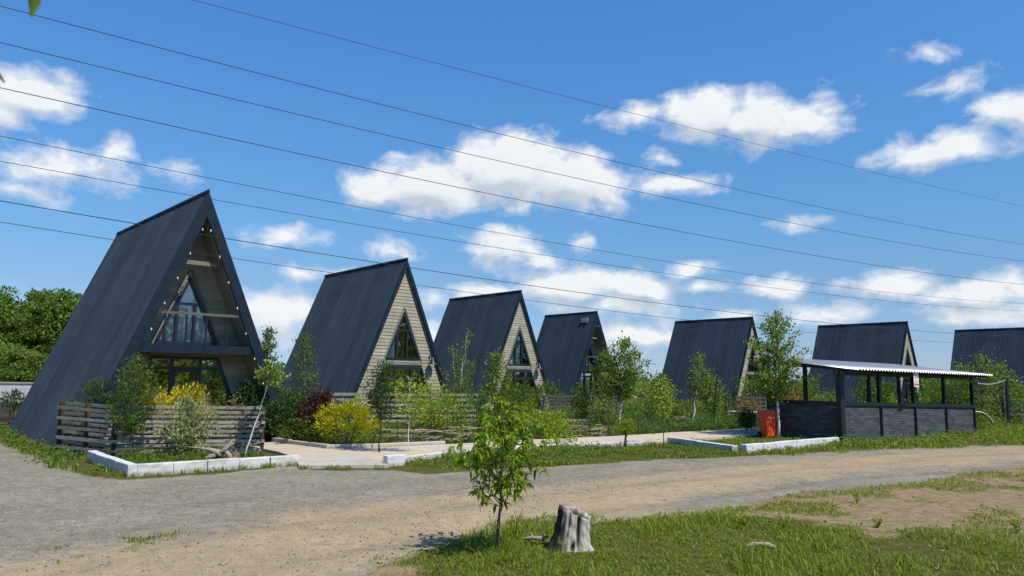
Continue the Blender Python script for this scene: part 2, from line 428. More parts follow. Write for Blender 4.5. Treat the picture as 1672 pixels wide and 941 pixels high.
# ------------------------------------------------------------------ value noise for masks
def vnoise(x, y, seed=0):
    xi = np.floor(x).astype(np.int64); yi = np.floor(y).astype(np.int64); fx = x-xi; fy = y-yi
    def h(a, b):
        n = (a*374761393 + b*668265263 + seed*974634777) & 0x7fffffff
        n = ((n ^ (n >> 13))*1274126177) & 0x7fffffff
        return ((n ^ (n >> 16)) & 0xffff)/65535.0
    u = fx*fx*(3-2*fx); v = fy*fy*(3-2*fy)
    return (h(xi, yi)*(1-u)+h(xi+1, yi)*u)*(1-v)+(h(xi, yi+1)*(1-u)+h(xi+1, yi+1)*u)*v
def fbm(x, y, s, oct=5, seed=0):
    t = 0; a = .5; x = x/s; y = y/s
    for i in range(oct):
        t = t + a*vnoise(x, y, seed+i*17); a *= .5; x = x*2.03+7.1; y = y*2.03+3.7
    return t/(1-.5**oct)
def sdist(px, py, poly):
    """signed distance to polygon, positive inside"""
    poly = np.asarray(poly, float); d = np.full(px.shape, 1e18); ins = np.zeros(px.shape, bool)
    n = len(poly)
    for i in range(n):
        a = poly[i]; b = poly[(i+1) % n]; e = b-a
        wx = px-a[0]; wy = py-a[1]
        t = np.clip((wx*e[0]+wy*e[1])/max(e@e, 1e-12), 0, 1)
        d = np.minimum(d, (wx-t*e[0])**2+(wy-t*e[1])**2)
        c = ((a[1] > py) != (b[1] > py))
        ins ^= c & (px < (b[0]-a[0])*(py-a[1])/((b[1]-a[1]) if abs(b[1]-a[1]) > 1e-12 else 1e-12)+a[0])
    return np.where(ins, 1, -1)*np.sqrt(d)
def sst(a, b, x):
    t = np.clip((x-a)/(b-a), 0, 1); return t*t*(3-2*t)
gp = lambda L: [G(*p) for p in L]

# ------------------------------------------------------------------ ground, gravel road
FAR_EDGE = [(-900,722),(-200,716),(-60,722),(10,722),(60,742),(100,765),(150,778),(205,783),(350,775),(490,760),(500,769),(640,768),(700,774),
            (800,768),(900,762),(1080,750),(1210,744),(1380,735),(1500,730),(1672,724),(2000,716),(2600,708)]
NEAR_EDGE = [(2600,735),(2000,745),(1672,760),(1480,788),(1300,808),(1180,836),(1000,852),(870,860),(740,880),(640,918),(585,960),(500,1100),(200,1500),(-900,2200)]
ROADPX = gp(FAR_EDGE+NEAR_EDGE)
LAWN = gp([(540,960),(640,912),(740,876),(870,855),(1000,848),(1150,838),(1300,840),(1380,850),(1450,880),(1560,870),(1672,880),(2200,900),(2400,2200),(300,2200),(430,1200)])
SAND = gp([(-900,960),(0,915),(300,860),(600,808),(900,786),(1080,768),(1250,752),(1500,738),(1800,722),(2600,712),(2600,740),(1900,738),(1672,750),(1480,765),(1340,775),(1210,800),(1100,850),(870,870),(740,890),(620,950),(500,1150),(0,1600),(-900,2000)])
def masks(x, y):
    n1 = fbm(x, y, 1.6, 5, 3)-.5; n2 = fbm(x, y, .5, 4, 9)-.5
    road = sdist(x, y, ROADPX)
    roadm = sst(-.12, .12, road + n1*.7 + n2*.35)
    lawn = sdist(x, y, LAWN)
    lawnm = sst(-.25, .35, lawn + n1*2.0 + n2*.9)
    sand = sdist(x, y, SAND)
    sandm = sst(-1.1, 1.1, sand + n1*2.6 + n2*.9)
    return road, roadm, lawn, lawnm, sandm, n1, n2
def axis(segs):
    out = [segs[0][0]]
    for a, b, st in segs:
        n = max(1, int(round((b-a)/st))); out += list(np.linspace(a, b, n+1)[1:])
    return np.array(out)
gx = axis([(-60,-22,1.6),(-22,-8,.22),(-8,8,.085),(8,22,.22),(22,70,1.6)])
gy = axis([(-14,3.5,1.2),(3.5,9,.07),(9,20,.11),(20,32,.3),(32,80,2.0)])
GX, GY = np.meshgrid(gx, gy); xs = GX.ravel(); ys = GY.ravel()
road, roadm, lawn, lawnm, sandm, n1, n2 = masks(xs, ys)
rut = np.zeros_like(xs)
def gz(x, y, roadm=None, lawn=None):
    if roadm is None: _r, roadm, lawn, *_ = masks(x, y)
    h = (fbm(x, y, 2.5, 4, 21)-.5)*.05*np.clip(roadm, .15, 1) + (fbm(x, y, .35, 3, 5)-.5)*.022
    h = h + .035*np.clip(sst(0, 1.2, lawn), 0, 1)
    h = np.where((x > -22) & (x < 22) & (y > 3.5) & (y < 32), h, -.01)
    return np.where(y > 16, h*.3-.01, h)
CENT = np.array(gp([(-500,1080),(100,975),(400,898),(700,848),(1000,808),(1300,776),(1672,745),(2400,722)]))
def track(x, y):
    best = np.full(x.shape, 1e9); sg_ = np.zeros(x.shape)
    for a, b in zip(CENT[:-1], CENT[1:]):
        e = b-a; t = np.clip(((x-a[0])*e[0]+(y-a[1])*e[1])/(e@e), 0, 1); dx = x-a[0]-t*e[0]; dy = y-a[1]-t*e[1]; d_ = np.hypot(dx, dy)
        k = d_ < best; best = np.where(k, d_, best); sg_ = np.where(k, np.sign(e[0]*dy-e[1]*dx)*d_, sg_)
    w = sg_+(fbm(x, y, 3.0, 3, 51)-.5)*.9
    g_ = np.zeros(x.shape)
    for o, wd, am in ((-.75, .17, 1), (.72, .2, .9), (1.7, .22, .6), (-1.9, .25, .55), (2.9, .3, .5)): g_ = g_+am*np.exp(-((w-o)/wd)**2)
    return g_*(.45+.9*fbm(x, y, 1.2, 3, 8))
_gz = gz
def gz(x, y, roadm=None, lawn=None): return _gz(x, y, roadm, lawn)-.022*np.clip(track(x, y), 0, 1)
hgt = gz(xs, ys, roadm, lawn); trk = np.clip(track(xs, ys), 0, 1)
# keep the apron / path / kerb footings clear
zone_v = np.stack([xs, ys, hgt], 1)
nx, ny = len(gx), len(gy)
ii = np.arange(nx*ny).reshape(ny, nx)
faces = np.stack([ii[:-1,:-1].ravel(), ii[:-1,1:].ravel(), ii[1:,1:].ravel(), ii[1:,:-1].ravel()], 1)
fr = roadm[faces].mean(1) > .5
def ground_mat():
    m, t, b = mat('ground_surface')
    tc = t.new('ShaderNodeTexCoord'); v = tc.outputs['Object']
    at = lambda n: t.new('ShaderNodeAttribute', attribute_name=n).outputs['Fac']
    rd, sd, lw = at('road'), at('sand'), at('lawn')
    vo = t.new('ShaderNodeTexVoronoi'); t.l.new(v, vo.inputs['Vector']); vo.inputs['Scale'].default_value = 80
    vo2 = t.new('ShaderNodeTexVoronoi'); t.l.new(v, vo2.inputs['Vector']); vo2.inputs['Scale'].default_value = 17
    nb = t.noise(v, .9, 6, .6); nf = t.noise(v, 30, 5, .7); nm = t.noise(v, 6, 5, .65)
    sepc = t.new('ShaderNodeSeparateColor'); t.l.new(vo.outputs['Color'], sepc.inputs[0])
    k = t.ramp(sepc.outputs[0], 0, 1, .80, 1.2, smooth=False)
    sepd = t.new('ShaderNodeSeparateColor'); t.l.new(vo2.outputs['Color'], sepd.inputs[0])
    k = t.math('MULTIPLY', k, t.ramp(sepd.outputs[1], 0, 1, .93, 1.07, smooth=False))
    k = t.math('MULTIPLY', k, t.ramp(nb, .3, .7, .85, 1.15, smooth=False))
    grav = scale_col(t, t.mix(t.ramp(nm, .35, .65), (.205, .183, .138), (.275, .243, .182)), k)
    ks = t.math('MULTIPLY', t.ramp(nf, .3, .7, .80, 1.18, smooth=False), t.ramp(sepc.outputs[1], 0, 1, .9, 1.1, smooth=False))
    ks = t.math('MULTIPLY', ks, t.ramp(nm, .3, .7, .84, 1.14, smooth=False))
    sand = scale_col(t, t.mix(t.ramp(nb, .35, .65), (.385, .292, .178), (.32, .252, .160)), ks)
    sfac = t.math('ADD', sd, t.math('MULTIPLY', t.math('SUBTRACT', nm, .5), .9))
    c = t.mix(t.ramp(sfac, .1, .95), grav, sand)
    soil = scale_col(t, t.mix(t.ramp(nm, .4, .62), (.30, .215, .125), (.185, .15, .075)), t.ramp(nf, .3, .7, .7, 1.25, smooth=False))
    lawnc = scale_col(t, t.mix(t.ramp(nm, .38, .66), (.060, .075, .012), (.13, .105, .038)), t.ramp(nf, .3, .7, .6, 1.3, smooth=False))
    off = t.mix(t.ramp(lw, .2, .8), soil, lawnc)
    rfac = t.math('ADD', rd, t.math('MULTIPLY', t.math('SUBTRACT', nm, .5), .8))
    c = scale_col(t, c, t.ramp(at('track'), 0, 1, 1.02, .84, smooth=False))
    c = t.mix(t.ramp(rfac, .3, .7), off, c)
    t.l.new(c, b.inputs['Base Color']); b.inputs['Roughness'].default_value = 1.0; b.inputs['Specular IOR Level'].default_value = .05
    hh = t.math('ADD', t.math('MULTIPLY', vo.outputs['Distance'], -.6), t.math('MULTIPLY', nm, 1.3))
    hh = t.math('ADD', hh, t.math('MULTIPLY', nf, .45))
    bn = t.new('ShaderNodeBump'); bn.inputs['Strength'].default_value = .75; bn.inputs['Distance'].default_value = .022
    t.l.new(hh, bn.inputs['Height']); t.l.new(bn.outputs[0], b.inputs['Normal'])
    return m
M_ground = ground_mat()
def ground_piece(name, sel, extraV=None, extraF=None):
    fs = faces[sel]; used = np.unique(fs); remap = -np.ones(len(zone_v), np.int64); remap[used] = np.arange(len(used))
    V = zone_v[used]; Fc = remap[fs]; A = [roadm[used], sandm[used], lawnm[used], trk[used]]
    if extraV is not None:
        Fc = np.concatenate([Fc, np.asarray(extraF)+len(V)]); V = np.concatenate([V, extraV])
        A = [np.concatenate([a, np.full(len(extraV), val)]) for a, val in zip(A, (0, 0, 1, 0))]
    o = np_mesh(name, V, Fc, M_ground, smooth=True)
    for nme, a in zip(('road', 'sand', 'lawn', 'track'), A):
        at = o.data.attributes.new(nme, 'FLOAT', 'POINT'); at.data.foreach_set('value', a.astype(np.float32))
    return tag(o, kind='structure')
x0, x1, y0, y1 = gx[0], gx[-1], gy[0], gy[-1]; B = 2500.0
eV = np.array([(-B,-B,-.01),(x0,-B,-.01),(x1,-B,-.01),(B,-B,-.01),(-B,y0,-.01),(x0,y0,-.01),(x1,y0,-.01),(B,y0,-.01),
               (-B,y1,-.01),(x0,y1,-.01),(x1,y1,-.01),(B,y1,-.01),(-B,B,-.01),(x0,B,-.01),(x1,B,-.01),(B,B,-.01)])
eF = [(0,1,5,4),(1,2,6,5),(2,3,7,6),(4,5,9,8),(6,7,11,10),(8,9,13,12),(9,10,14,13),(10,11,15,14)]
# beyond the garden the ground is grass
fe = np.array(gp(FAR_EDGE)); beyond = ys > np.interp(xs, fe[:, 0], fe[:, 1])-.05
lawnm = np.where(beyond, np.maximum(lawnm, .75), lawnm)
ground_piece('ground', ~fr, eV, eF)
ground_piece('gravel_road', fr)

def sheet(name, poly, z0, z1, m):
    mb = MB(); mb.slab(poly, z0, z1); o = mb.build(name, m); return tag(o, kind='structure')
sheet('concrete_apron', [(-3.82,14.05),(-2.25,14.35),(-2.55,15.1),(-3.15,16.0),(-4.3,15.45)], -.05, .055, M_apron)
sheet('paved_path', [(-4.28,15.47),(-3.16,16.02),(-2.56,15.14),(-2.3,15.25),(-1.3,16.85),(1.1,18.85),(3.6,19.95),(4.2,20.7),(5.6,21.9),(8.0,24.0),(9.2,25.4),(9.3,27.2),
        (5.2,24.2),(2.95,22.2),(0.5,20.6),(-1.55,18.85),(-3.2,17.75),(-4.1,17.35),(-5.8,18.9),(-6.4,18.2),(-5.0,16.6)], -.05, .05, M_path)

# ------------------------------------------------------------------ A-frame houses
HH, HW = 6.12, 2.517
SL = math.hypot(HH, HW); NX, NZ = HH/SL, HW/SL; HA = HH-.09*SL/HW        # outward normal of the right slope
def slope(s, t, off=0.0):
    """point on slope side s (-1/1), t = 0 eave .. 1 ridge, offset outward"""
    off -= .09
    return (s*(HW*(1-t)+NX*off), HH*t+NZ*off)
def siding(name, holes, y, parent, ztop=None, m=None, bh=.125):
    """lap siding on the gable: rows of boards cut round the openings. holes: list of (z0,z1,fl(z),fr(z))"""
    mb = MB(); z = .06; half = lambda q: max(HW*(1-q/HH)-.205, .0); zt = HH-.54
    while z < zt:
        z2 = min(z+bh, zt); cuts = [z, z2]
        for h in holes:
            for e in h[:2]:
                if z+.002 < e < z2-.002: cuts.append(e)
        cuts.sort()
        for a, b in zip(cuts[:-1], cuts[1:]):
            mid = (a+b)/2
            spans = [(lambda q: -half(q), half)]
            for h in holes:
                if h[0] < mid < h[1]:
                    spans = [(lambda q: -half(q), h[2]), (h[3], half)]
            ya = y-.016*(1-(a-z)/bh); yb = y-.016*(1-(b-z)/bh)
            for L, Rr in spans:
                if Rr(mid)-L(mid) < .01: continue
                mb.add([(L(a), ya, a), (Rr(a), ya, a), (Rr(b), yb, b), (L(b), yb, b),
                        (L(a), y+.04, a), (Rr(a), y+.04, a), (Rr(b), y+.04, b), (L(b), y+.04, b)],
                       [(0,1,2,3), (0,4,5,1), (5,6,2,1), (4,0,3,7), (7,6,5,4), (3,2,6,7)])
        z = z2
    return mb.build(name, m or M_siding, parent)
def frame_poly(mb, pts, w, d, y):
    n = len(pts)
    for i in range(n):
        a, b = pts[i], pts[(i+1) % n]
        mb.bar((a[0], y, a[1]), (b[0], y, b[1]), w, d, up=(0, 1, 0))
def house(name, x, y, psi, L, label, recess=False, lights=0, lamp=False, skylight=False, dz=0.0, band=True, curtain=False, mid=True, low_z=.10, rib=.031):
    root = thing(name, (x, y, dz), label, 'house', 'A-frame cabins of the row', psi)
    wy = .88 if recess else .10
    # roof panels: corrugated sheet on a deck
    for s in (-1, 1):
        n = int(L/.112); V = []; Fc = []
        prof = [(0, 0), (.50, 0), (.57, rib), (.83, rib), (.91, 0)]
        ysr = []; offs = []
        for k in range(n):
            for u, o in prof: ysr.append((k+u)*L/n); offs.append(o)
        ysr.append(L); offs.append(0)
        T = (-.012, .5, 1.0)
        for t in T:
            for yy, o in zip(ysr, offs):
                px, pz = slope(s, t, .055+o); V.append((px, yy, pz))
        m = len(ysr)
        for r in range(len(T)-1):
            for k in range(m-1):
                q = (r*m+k, r*m+k+1, (r+1)*m+k+1, (r+1)*m+k); Fc.append(q if s > 0 else q[::-1])
        rp = np_mesh('roof_panel', V, Fc, M_roof, root)
        dk = MB(); a = slope(s, 0, .05); b = slope(s, 1.0, .05); c = slope(s, .985, -.09); d = slope(s, .012, -.09)
        dk.prism([a, (0, HA+.05/NZ), (0, HA-.09/NZ), d] if s < 0 else [a, d, (0, HA-.09/NZ), (0, HA+.05/NZ)], .03, L-.03)
        dk.build('soffit', M_siding if recess else M_trim, root)
        bb = MB(); w = .24 if recess else .13
        if s < 0: bb.prism([slope(s, -.005, .085), (0, HA+.085/NZ), (0, HA-(w-.085)/NZ), slope(s, .02, -(w-.085))], -.035, .028)
        else: bb.prism([slope(s, -.005, .085), slope(s, .02, -(w-.085)), (0, HA-(w-.085)/NZ), (0, HA+.085/NZ)], -.035, .028)
        bb.build('barge_board', M_fascia, root)
        bb = MB(); bb.prism([slope(s, -.005, .085), (0, HA+.085/NZ), (0, HA-.05/NZ), slope(s, .02, -.05)], L-.028, L+.02); bb.build('barge_board', M_fascia, root)
        pl = MB(); e = slope(s, 0, -.05); pl.box((e[0]-s*.06, L/2, .03), (.10, L-.1, .17)); pl.build('plinth', M_plinth, root)
    rc = MB()
    for s in (-1, 1):
        a = slope(s, .985, .086); b = slope(s, 1.0, .086); top = (0, HA+.098/NZ)
        rc.prism([slope(s, .991, .092), (0, HA+.092/NZ), (0, HA+.104/NZ), slope(s, .991, .10)], -.05, L+.04)
    rc.build('ridge_cap', M_roof, root)
    # gable with its openings
    ua, ub, uh = 4.12, 2.30 if not recess else 2.40, .76
    off = .85 if not recess else .80
    uw = lambda q: uh*(ua-q)/(ua-ub)
    lz1 = 2.02 if not recess else 2.10
    lw = lambda q: off+(lz1-q)*HW/HH
    holes = [(ub, ua, lambda q: -uw(q), uw), (low_z, lz1, lambda q: -lw(q), lw)]
    siding('gable_wall', holes, wy, root)
    bw = MB(); bw.prism([(-HW+.22, .05), (HW-.22, .05), (0, HA-.30)], L-.16, L-.06); bw.build('back_wall', M_siding, root)
    fl = MB(); fl.box((0, (wy+L)/2, .04), (2*HW-.5, L-wy-.3, .08)); fl.build('floor', M_interior, root)
    if mid:
        fl = MB(); fl.box((0, (wy+L)/2+.05, 2.19), (2*HW*(1-2.19/HH)-.5, L-wy-.35, .12)); fl.build('upper_floor', M_interior, root)
    # upper triangular window
    win = MB(); frame_poly(win, [(-uh+.03, ub+.035), (uh-.03, ub+.035), (0, ua-.09)], .075, .07, wy+.005)
    tz = 3.40; hw = uw(tz)-.03
    win.bar((-hw, wy+.005, tz), (hw, wy+.005, tz), .06, .08, up=(0, 1, 0))
    for xx in (-.27, .16): win.bar((xx, wy+.005, ub+.03), (xx, wy+.005, tz), .065, .08, up=(0, 1, 0))
    w = win.build('window', M_frame, root)
    gp_ = MB(); gp_.prism([(-uh+.04, ub+.04), (uh-.04, ub+.04), (0, ua-.11)], wy+.02, wy+.026); gp_.build('pane', M_glass, w)
    tr = MB(); o = .045
    for a, b in (((-uh-.06, ub-.03), (-.02, ua+.13)), ((uh+.06, ub-.03), (.02, ua+.13))):
        tr.bar((a[0], wy-.035, a[1]), (b[0], wy-.035, b[1]), .05, .035, up=(0, 1, 0))
    tr.build('trim', M_trim, w)
    if curtain is not None:
        cu = MB(); xs_ = np.linspace(-uh*.95, uh*.95, 61)
        for seg in (((-.95, -.28)), (-.24, .14), (.2, .95)) if curtain else ((-.95, -.30),):
            q = np.linspace(seg[0]*uh if abs(seg[0]) > .5 else seg[0], seg[1]*uh if abs(seg[1]) > .5 else seg[1], 25)
            vs = []; fs = []
            for k, xx in enumerate(q):
                yy = wy+.065+.020*math.sin(k*1.9)+.01*math.sin(k*.7)
                zt = ub+(ua-ub)*(1-abs(xx)/uh)-.03
                vs += [(xx, yy, ub+.05), (xx, yy, max(zt, ub+.06))]
            for k in range(len(q)-1): fs.append((2*k, 2*k+2, 2*k+3, 2*k+1))
            cu.add(vs, fs)
        cu.build('curtain', M_curtain, w, smooth=True)
    # lower glazing
    gz = MB(); z0, z1 = low_z+.03, lz1-.03
    pts = [(-lw(z0)+.03, z0), (lw(z0)-.03, z0), (lw(z1)-.03, z1), (-lw(z1)+.03, z1)]
    frame_poly(gz, pts, .075, .07, wy+.005)
    tz = 1.82 if recess else 1.66
    gz.bar((-lw(tz)+.04, wy+.005, tz), (lw(tz)-.04, wy+.005, tz), .07, .08, up=(0, 1, 0))
    for xx in (-.31, .37): gz.bar((xx, wy+.005, z0), (xx, wy+.005, z1), .075, .085, up=(0, 1, 0))
    w2 = gz.build('glazed_front', M_frame, root)
    g2 = MB(); g2.prism([(a+(.01 if a < 0 else -.01), b) for a, b in pts], wy+.02, wy+.026); g2.build('pane', M_glass_low, w2)
    dr = MB(); frame_poly(dr, [(-.26, z0+.05), (.32, z0+.05), (.32, tz-.06), (-.26, tz-.06)], .08, .06, wy-.015)
    d = dr.build('door', M_frame, root)
    hd = MB(); hd.tube([(.28, wy-.05, .95), (.28, wy-.09, .95), (.18, wy-.09, .95)], .012, 6); hd.build('handle', M_galv, d)
    if band:
        bd = MB(); bd.box((0, wy-.045, 2.16), (1.72, .05, .11)); bd.build('trim_board', M_trim, root)
    if recess:
        bl = MB(); hx = HW*(1-2.27/HH)-.12
        bl.bar((-hx, .065, 2.265), (hx, .065, 2.265), .20, .10, up=(0, 1, 0))
        bl.box((0, .49, 2.30), (2*hx-.10, .74, .05))
        b = bl.build('balcony', M_fascia, root)
        hx2 = HW*(1-3.10/HH)-.19
        rl = MB(); rl.bar((-hx2, .06, 3.105), (hx2, .06, 3.105), .05, .06); rl.build('handrail', M_railwood, b)
        for xx in (-.78, -.30, .165, .66):
            p = MB(); p.box((xx, .06, 2.72), (.035, .035, .70)); p.build('baluster', M_dark, b)
        cb = MB(); hx3 = HW*(1-4.36/HH)-.16; cb.bar((-hx3, .3, 4.36), (hx3, .3, 4.36), .07, .10); cb.build('collar_beam', M_trim, root)
    if lights:
        cable = MB(); bulbs = []
        for s in (-1, 1):
            tt = np.linspace(.16, .86, lights); pts = []
            for k, t in enumerate(tt):
                xx, zz = slope(s, t, -.185); pts.append((xx, -.05, zz)); bulbs.append((xx, -.05, zz-.035))
                if k < len(tt)-1:
                    x2, z2 = slope(s, (t+tt[k+1])/2, -.205); pts.append((x2, -.05, z2))
            cable.tube(pts, .005, 5)
        cb = cable.build('light_string', M_dark, root)
        bm = MB(); bm.lathe([(.003, -.026), (.016, -.017), (.020, 0), (.015, .015), (.008, .024), (.008, .045)], n=10)
        b0 = bm.build('bulb', M_bulb, cb, smooth=True)
        for k, p in enumerate(bulbs):
            q = b0 if k == 0 else link(b0.copy())
            q.parent = cb; q.location = p
    if lamp:
        lb = MB(); lx = 1.20
        lb.lathe([(.05, 0), (.05, .02)], (lx, wy-.05, 2.46), 10)
        lb.tube([(lx, wy-.03, 2.50), (lx, wy-.14, 2.56), (lx, wy-.22, 2.52), (lx, wy-.22, 2.42)], .014, 6)
        l0 = lb.build('wall_lamp', M_dark, root)
        sh = MB(); sh.lathe([(.03, .26), (.055, .24), (.075, .15), (.12, .06), (.165, .0), (.158, .0), (.11, .06), (.06, .15)], (lx, wy-.22, 2.16), 18)
        sh.build('lamp_shade', M_dark, l0, smooth=True)
        rm = MB(); rm.lathe([(.164, -.012), (.172, -.006), (.172, .008), (.160, .008)], (lx, wy-.22, 2.16), 18); rm.build('lamp_rim', M_galv, l0, smooth=True)
    if skylight:
        sk = MB()
        for (t, yy) in ((.885, .85),):
            a = slope(-1, t, .09); a2 = slope(-1, t+.045, .20)
            sk.bar((a[0], yy, a[1]), (a2[0], yy, a2[1]), .5, .05, up=(-NX, 0, NZ))
            sk.bar((a[0], yy+.23, a[1]-.02), (a2[0], yy+.23, a2[1]-.05), .03, .16, up=(-NX, 0, NZ)); sk.bar((a[0], yy-.23, a[1]-.02), (a2[0], yy-.23, a2[1]-.05), .03, .16, up=(-NX, 0, NZ))
        sk.build('roof_window', M_galv, root)
    return root
house('a_frame_house', -7.4253, 18.0501, .7294, 7.88, 'nearest A-frame cabin with a balcony, curtains and bulbs along its navy barge boards', recess=True, lights=8, curtain=True)
house('a_frame_house', -3.9972, 28.3993, .6949, 6.83, 'second A-frame cabin from the left, flush gable behind the golden bush', lamp=True, curtain=False)
house('a_frame_house', .4623, 38.5696, .7001, 6.27, 'third A-frame cabin from the left, flush gable with pale curtain above the foreground sapling', lamp=True, curtain=True)
house('a_frame_house', 5.6781, 50.1933, .6851, 5.17, 'small A-frame cabin with a roof window and a recessed gable', recess=True, lights=5, skylight=True, curtain=None)
house('a_frame_house', 16.9298, 53.0589, .7043, 6.69, 'A-frame cabin standing behind the tall birch beside the red bin', curtain=None, rib=.012)
house('a_frame_house', 28.9998, 55.3796, .6769, 6.92, 'A-frame cabin rising directly behind the shelter roof', curtain=False, rib=.014)
_d = ray(1559.2, 537.4); _t = (HH+.1-CH)/_d[2]; _L, _psi = 6.9, .685
house('a_frame_house', _d[0]*_t+math.sin(_psi)*_L, _d[1]*_t-math.cos(_psi)*_L, _psi, _L, 'A-frame cabin cut off by the right edge of the photo, only its roof slope showing', curtain=None, rib=.014)

# ------------------------------------------------------------------ fences
def fence(label, pts, heights, slats, gap=.135, sw=.085, m=M_oldwood, z0=.12, posts=None, group=None, back=True, tops=None):
    """slatted fence along ground points; each board a box with its own small tilt"""
    root = thing('slat_fence', (pts[0][0], pts[0][1], 0), label, 'fence', group)
    O = Vector((pts[0][0], pts[0][1], 0))
    for i in range(len(pts)-1):
        a = Vector((*pts[i], 0))-O; b = Vector((*pts[i+1], 0))-O; d = (b-a); L = d.length; d.normalize(); nrm = Vector((d.y, -d.x, 0))
        mb = MB(); za = heights[i]; zb = heights[i+1]
        for k in range(slats):
            f = k/(slats-1) if slats > 1 else 1
            ha = z0+(za-z0)*f; hb = z0+(zb-z0)*f
            side = 1 if (k % 2 == 0 or not back) else -1
            ex = random.uniform(-.02, .05); ey = random.uniform(-.02, .05)
            nseg = max(1, int(round(L/2.3))); cuts = np.linspace(0, 1, nseg+1)
            for c0, c1 in zip(cuts[:-1], cuts[1:]):
                p = a+d*(L*c0-(ex if c0 == 0 else -.004)); q = a+d*(L*c1+(ey if c1 == 1 else -.004))
                jz = [random.uniform(-.012, .012) for _ in range(2)]
                o = nrm*(.052*side+random.uniform(-.004, .004))
                mb.bar(p+o+Vector((0, 0, ha+(hb-ha)*c0+jz[0])), q+o+Vector((0, 0, ha+(hb-ha)*c1+jz[1])), .026, sw*random.uniform(.9, 1.08))
        mb.build('board_panel', m, root)
        npst = max(2, int(round(L/1.15))+1)
        for k in range(npst):
            if i > 0 and k == 0: continue
            f = k/(npst-1); p = a+d*(L*f); h = za+(zb-za)*f
            pm = MB(); pm.box((p.x, p.y, h/2-.04), (.07, .07, h+.14), math.atan2(d.y, d.x)); pm.build('post', M_brownpost, root)
    return root
fence('grey slatted fence folding round the terrace of the nearest cabin', [(-9.62,16.42), (-7.93,15.42), (-5.22,16.22)], [1.03, 1.0, .98], 10, sw=.060, group='weathered slat fences')
fence('grey slatted fence before the cabin with the golden bush', [(-5.75,24.6), (-1.2,26.35)], [1.08, 1.08], 6, sw=.09, z0=.22, group='weathered slat fences', back=False)
fence('short low board fence beside the golden bush', [(-6.35,24.9), (-4.62,23.3)], [.66, .66], 2, sw=.12, z0=.42, group='weathered slat fences', back=False)
fence('dark slatted fence between the third cabin and the small cabin', [(1.33,31.0), (4.4,31.8)], [.96, .93], 7, sw=.09, z0=.15, group='weathered slat fences', m=M_darkfence, back=False)
fence('slatted fence in front of the cabin behind the birch', [(9.1,32.4), (11.9,33.5)], [.98, .92], 6, sw=.10, m=M_darkfence, group='weathered slat fences', back=False)
fence('slatted fence at the right edge beyond the light pole', [(20.6,32.0), (25.5,33.4)], [.86, .86], 4, sw=.11, z0=.2, m=M_darkfence, group='weathered slat fences', back=False)
fence('dark slatted fence at the left edge behind the nearest roof', [(-19.0,24.6), (-15.9,24.4)], [.66, .64], 5, sw=.09, z0=.12, m=M_darkfence, group='weathered slat fences', back=False)

# ------------------------------------------------------------------ kerbs
def kerb(name, label, pts, h0, h1, w=.15, step=.62, m=M_kerb, group=None, gapw=.010, cat='kerb', bev=.012):
    root = thing(name, (pts[0][0], pts[0][1], 0), label, cat, group); O = Vector((*pts[0], 0))
    tot = sum((Vector(pts[i+1])-Vector(pts[i])).length for i in range(len(pts)-1)); run = 0
    for i in range(len(pts)-1):
        a = Vector((*pts[i], 0)); b = Vector((*pts[i+1], 0)); L = (b-a).length; d = (b-a)/L; n = max(1, round(L/step))
        if i > 0: a = a+d*w*.5
        if i < len(pts)-2: b = b+d*w*.5
        L2 = (b-a).length
        for k in range(n):
            f0, f1 = k/n, (k+1)/n
            p = a+d*(L2*f0+gapw*.5); q = a+d*(L2*f1-gapw*.5)
            za = h0+(h1-h0)*(run+L*(f0+f1)/2)/tot + random.uniform(-.006, .006)
            mb = MB(); mid = (p+q)/2-O; dz = random.uniform(-.006, .006)
            mb.box((mid.x+random.uniform(-.008, .008), mid.y+random.uniform(-.008, .008), za/2-.04), ((q-p).length, w, za+.08), math.atan2(d.y, d.x)+random.uniform(-.014, .014))
            mb.build('kerb_block', m, root, bevel=bev)
        run += L
    return root
kerb('white_kerb', 'whitewashed concrete kerb round the bed below the nearest cabin fence', [(-8.0,14.75), (-6.22,12.72), (-4.05,14.72)], .215, .18, .15)
kerb('white_kerb', 'single whitewashed kerb block at the corner of the pale concrete slab', [(-2.36,14.58), (-2.06,14.84)], .20, .20, .16)
kerb('white_kerb', 'low whitewashed edging along the near side of the pinkish paved path', [(-2.25,15.15), (-1.22,16.78), (1.12,18.78), (3.6,19.88)], .10, .10, .10, step=.9)
kerb('white_kerb', 'flat white kerb running from the paved path towards the road', [(4.32,20.85), (5.38,18.42)], .16, .14, .18, step=1.3)
kerb('white_kerb', 'whitewashed kerb along the road in front of the shelter end', [(5.5,18.15), (9.0,21.2)], .19, .18, .16, step=.75)
kerb('garden_edging', 'brownish concrete edging behind the path below the golden bush', [(-5.85,19.0), (-4.12,17.42), (-3.25,17.82), (-1.6,18.95)], .15, .12, .10, m=M_kerb2, step=.8, cat='edging')

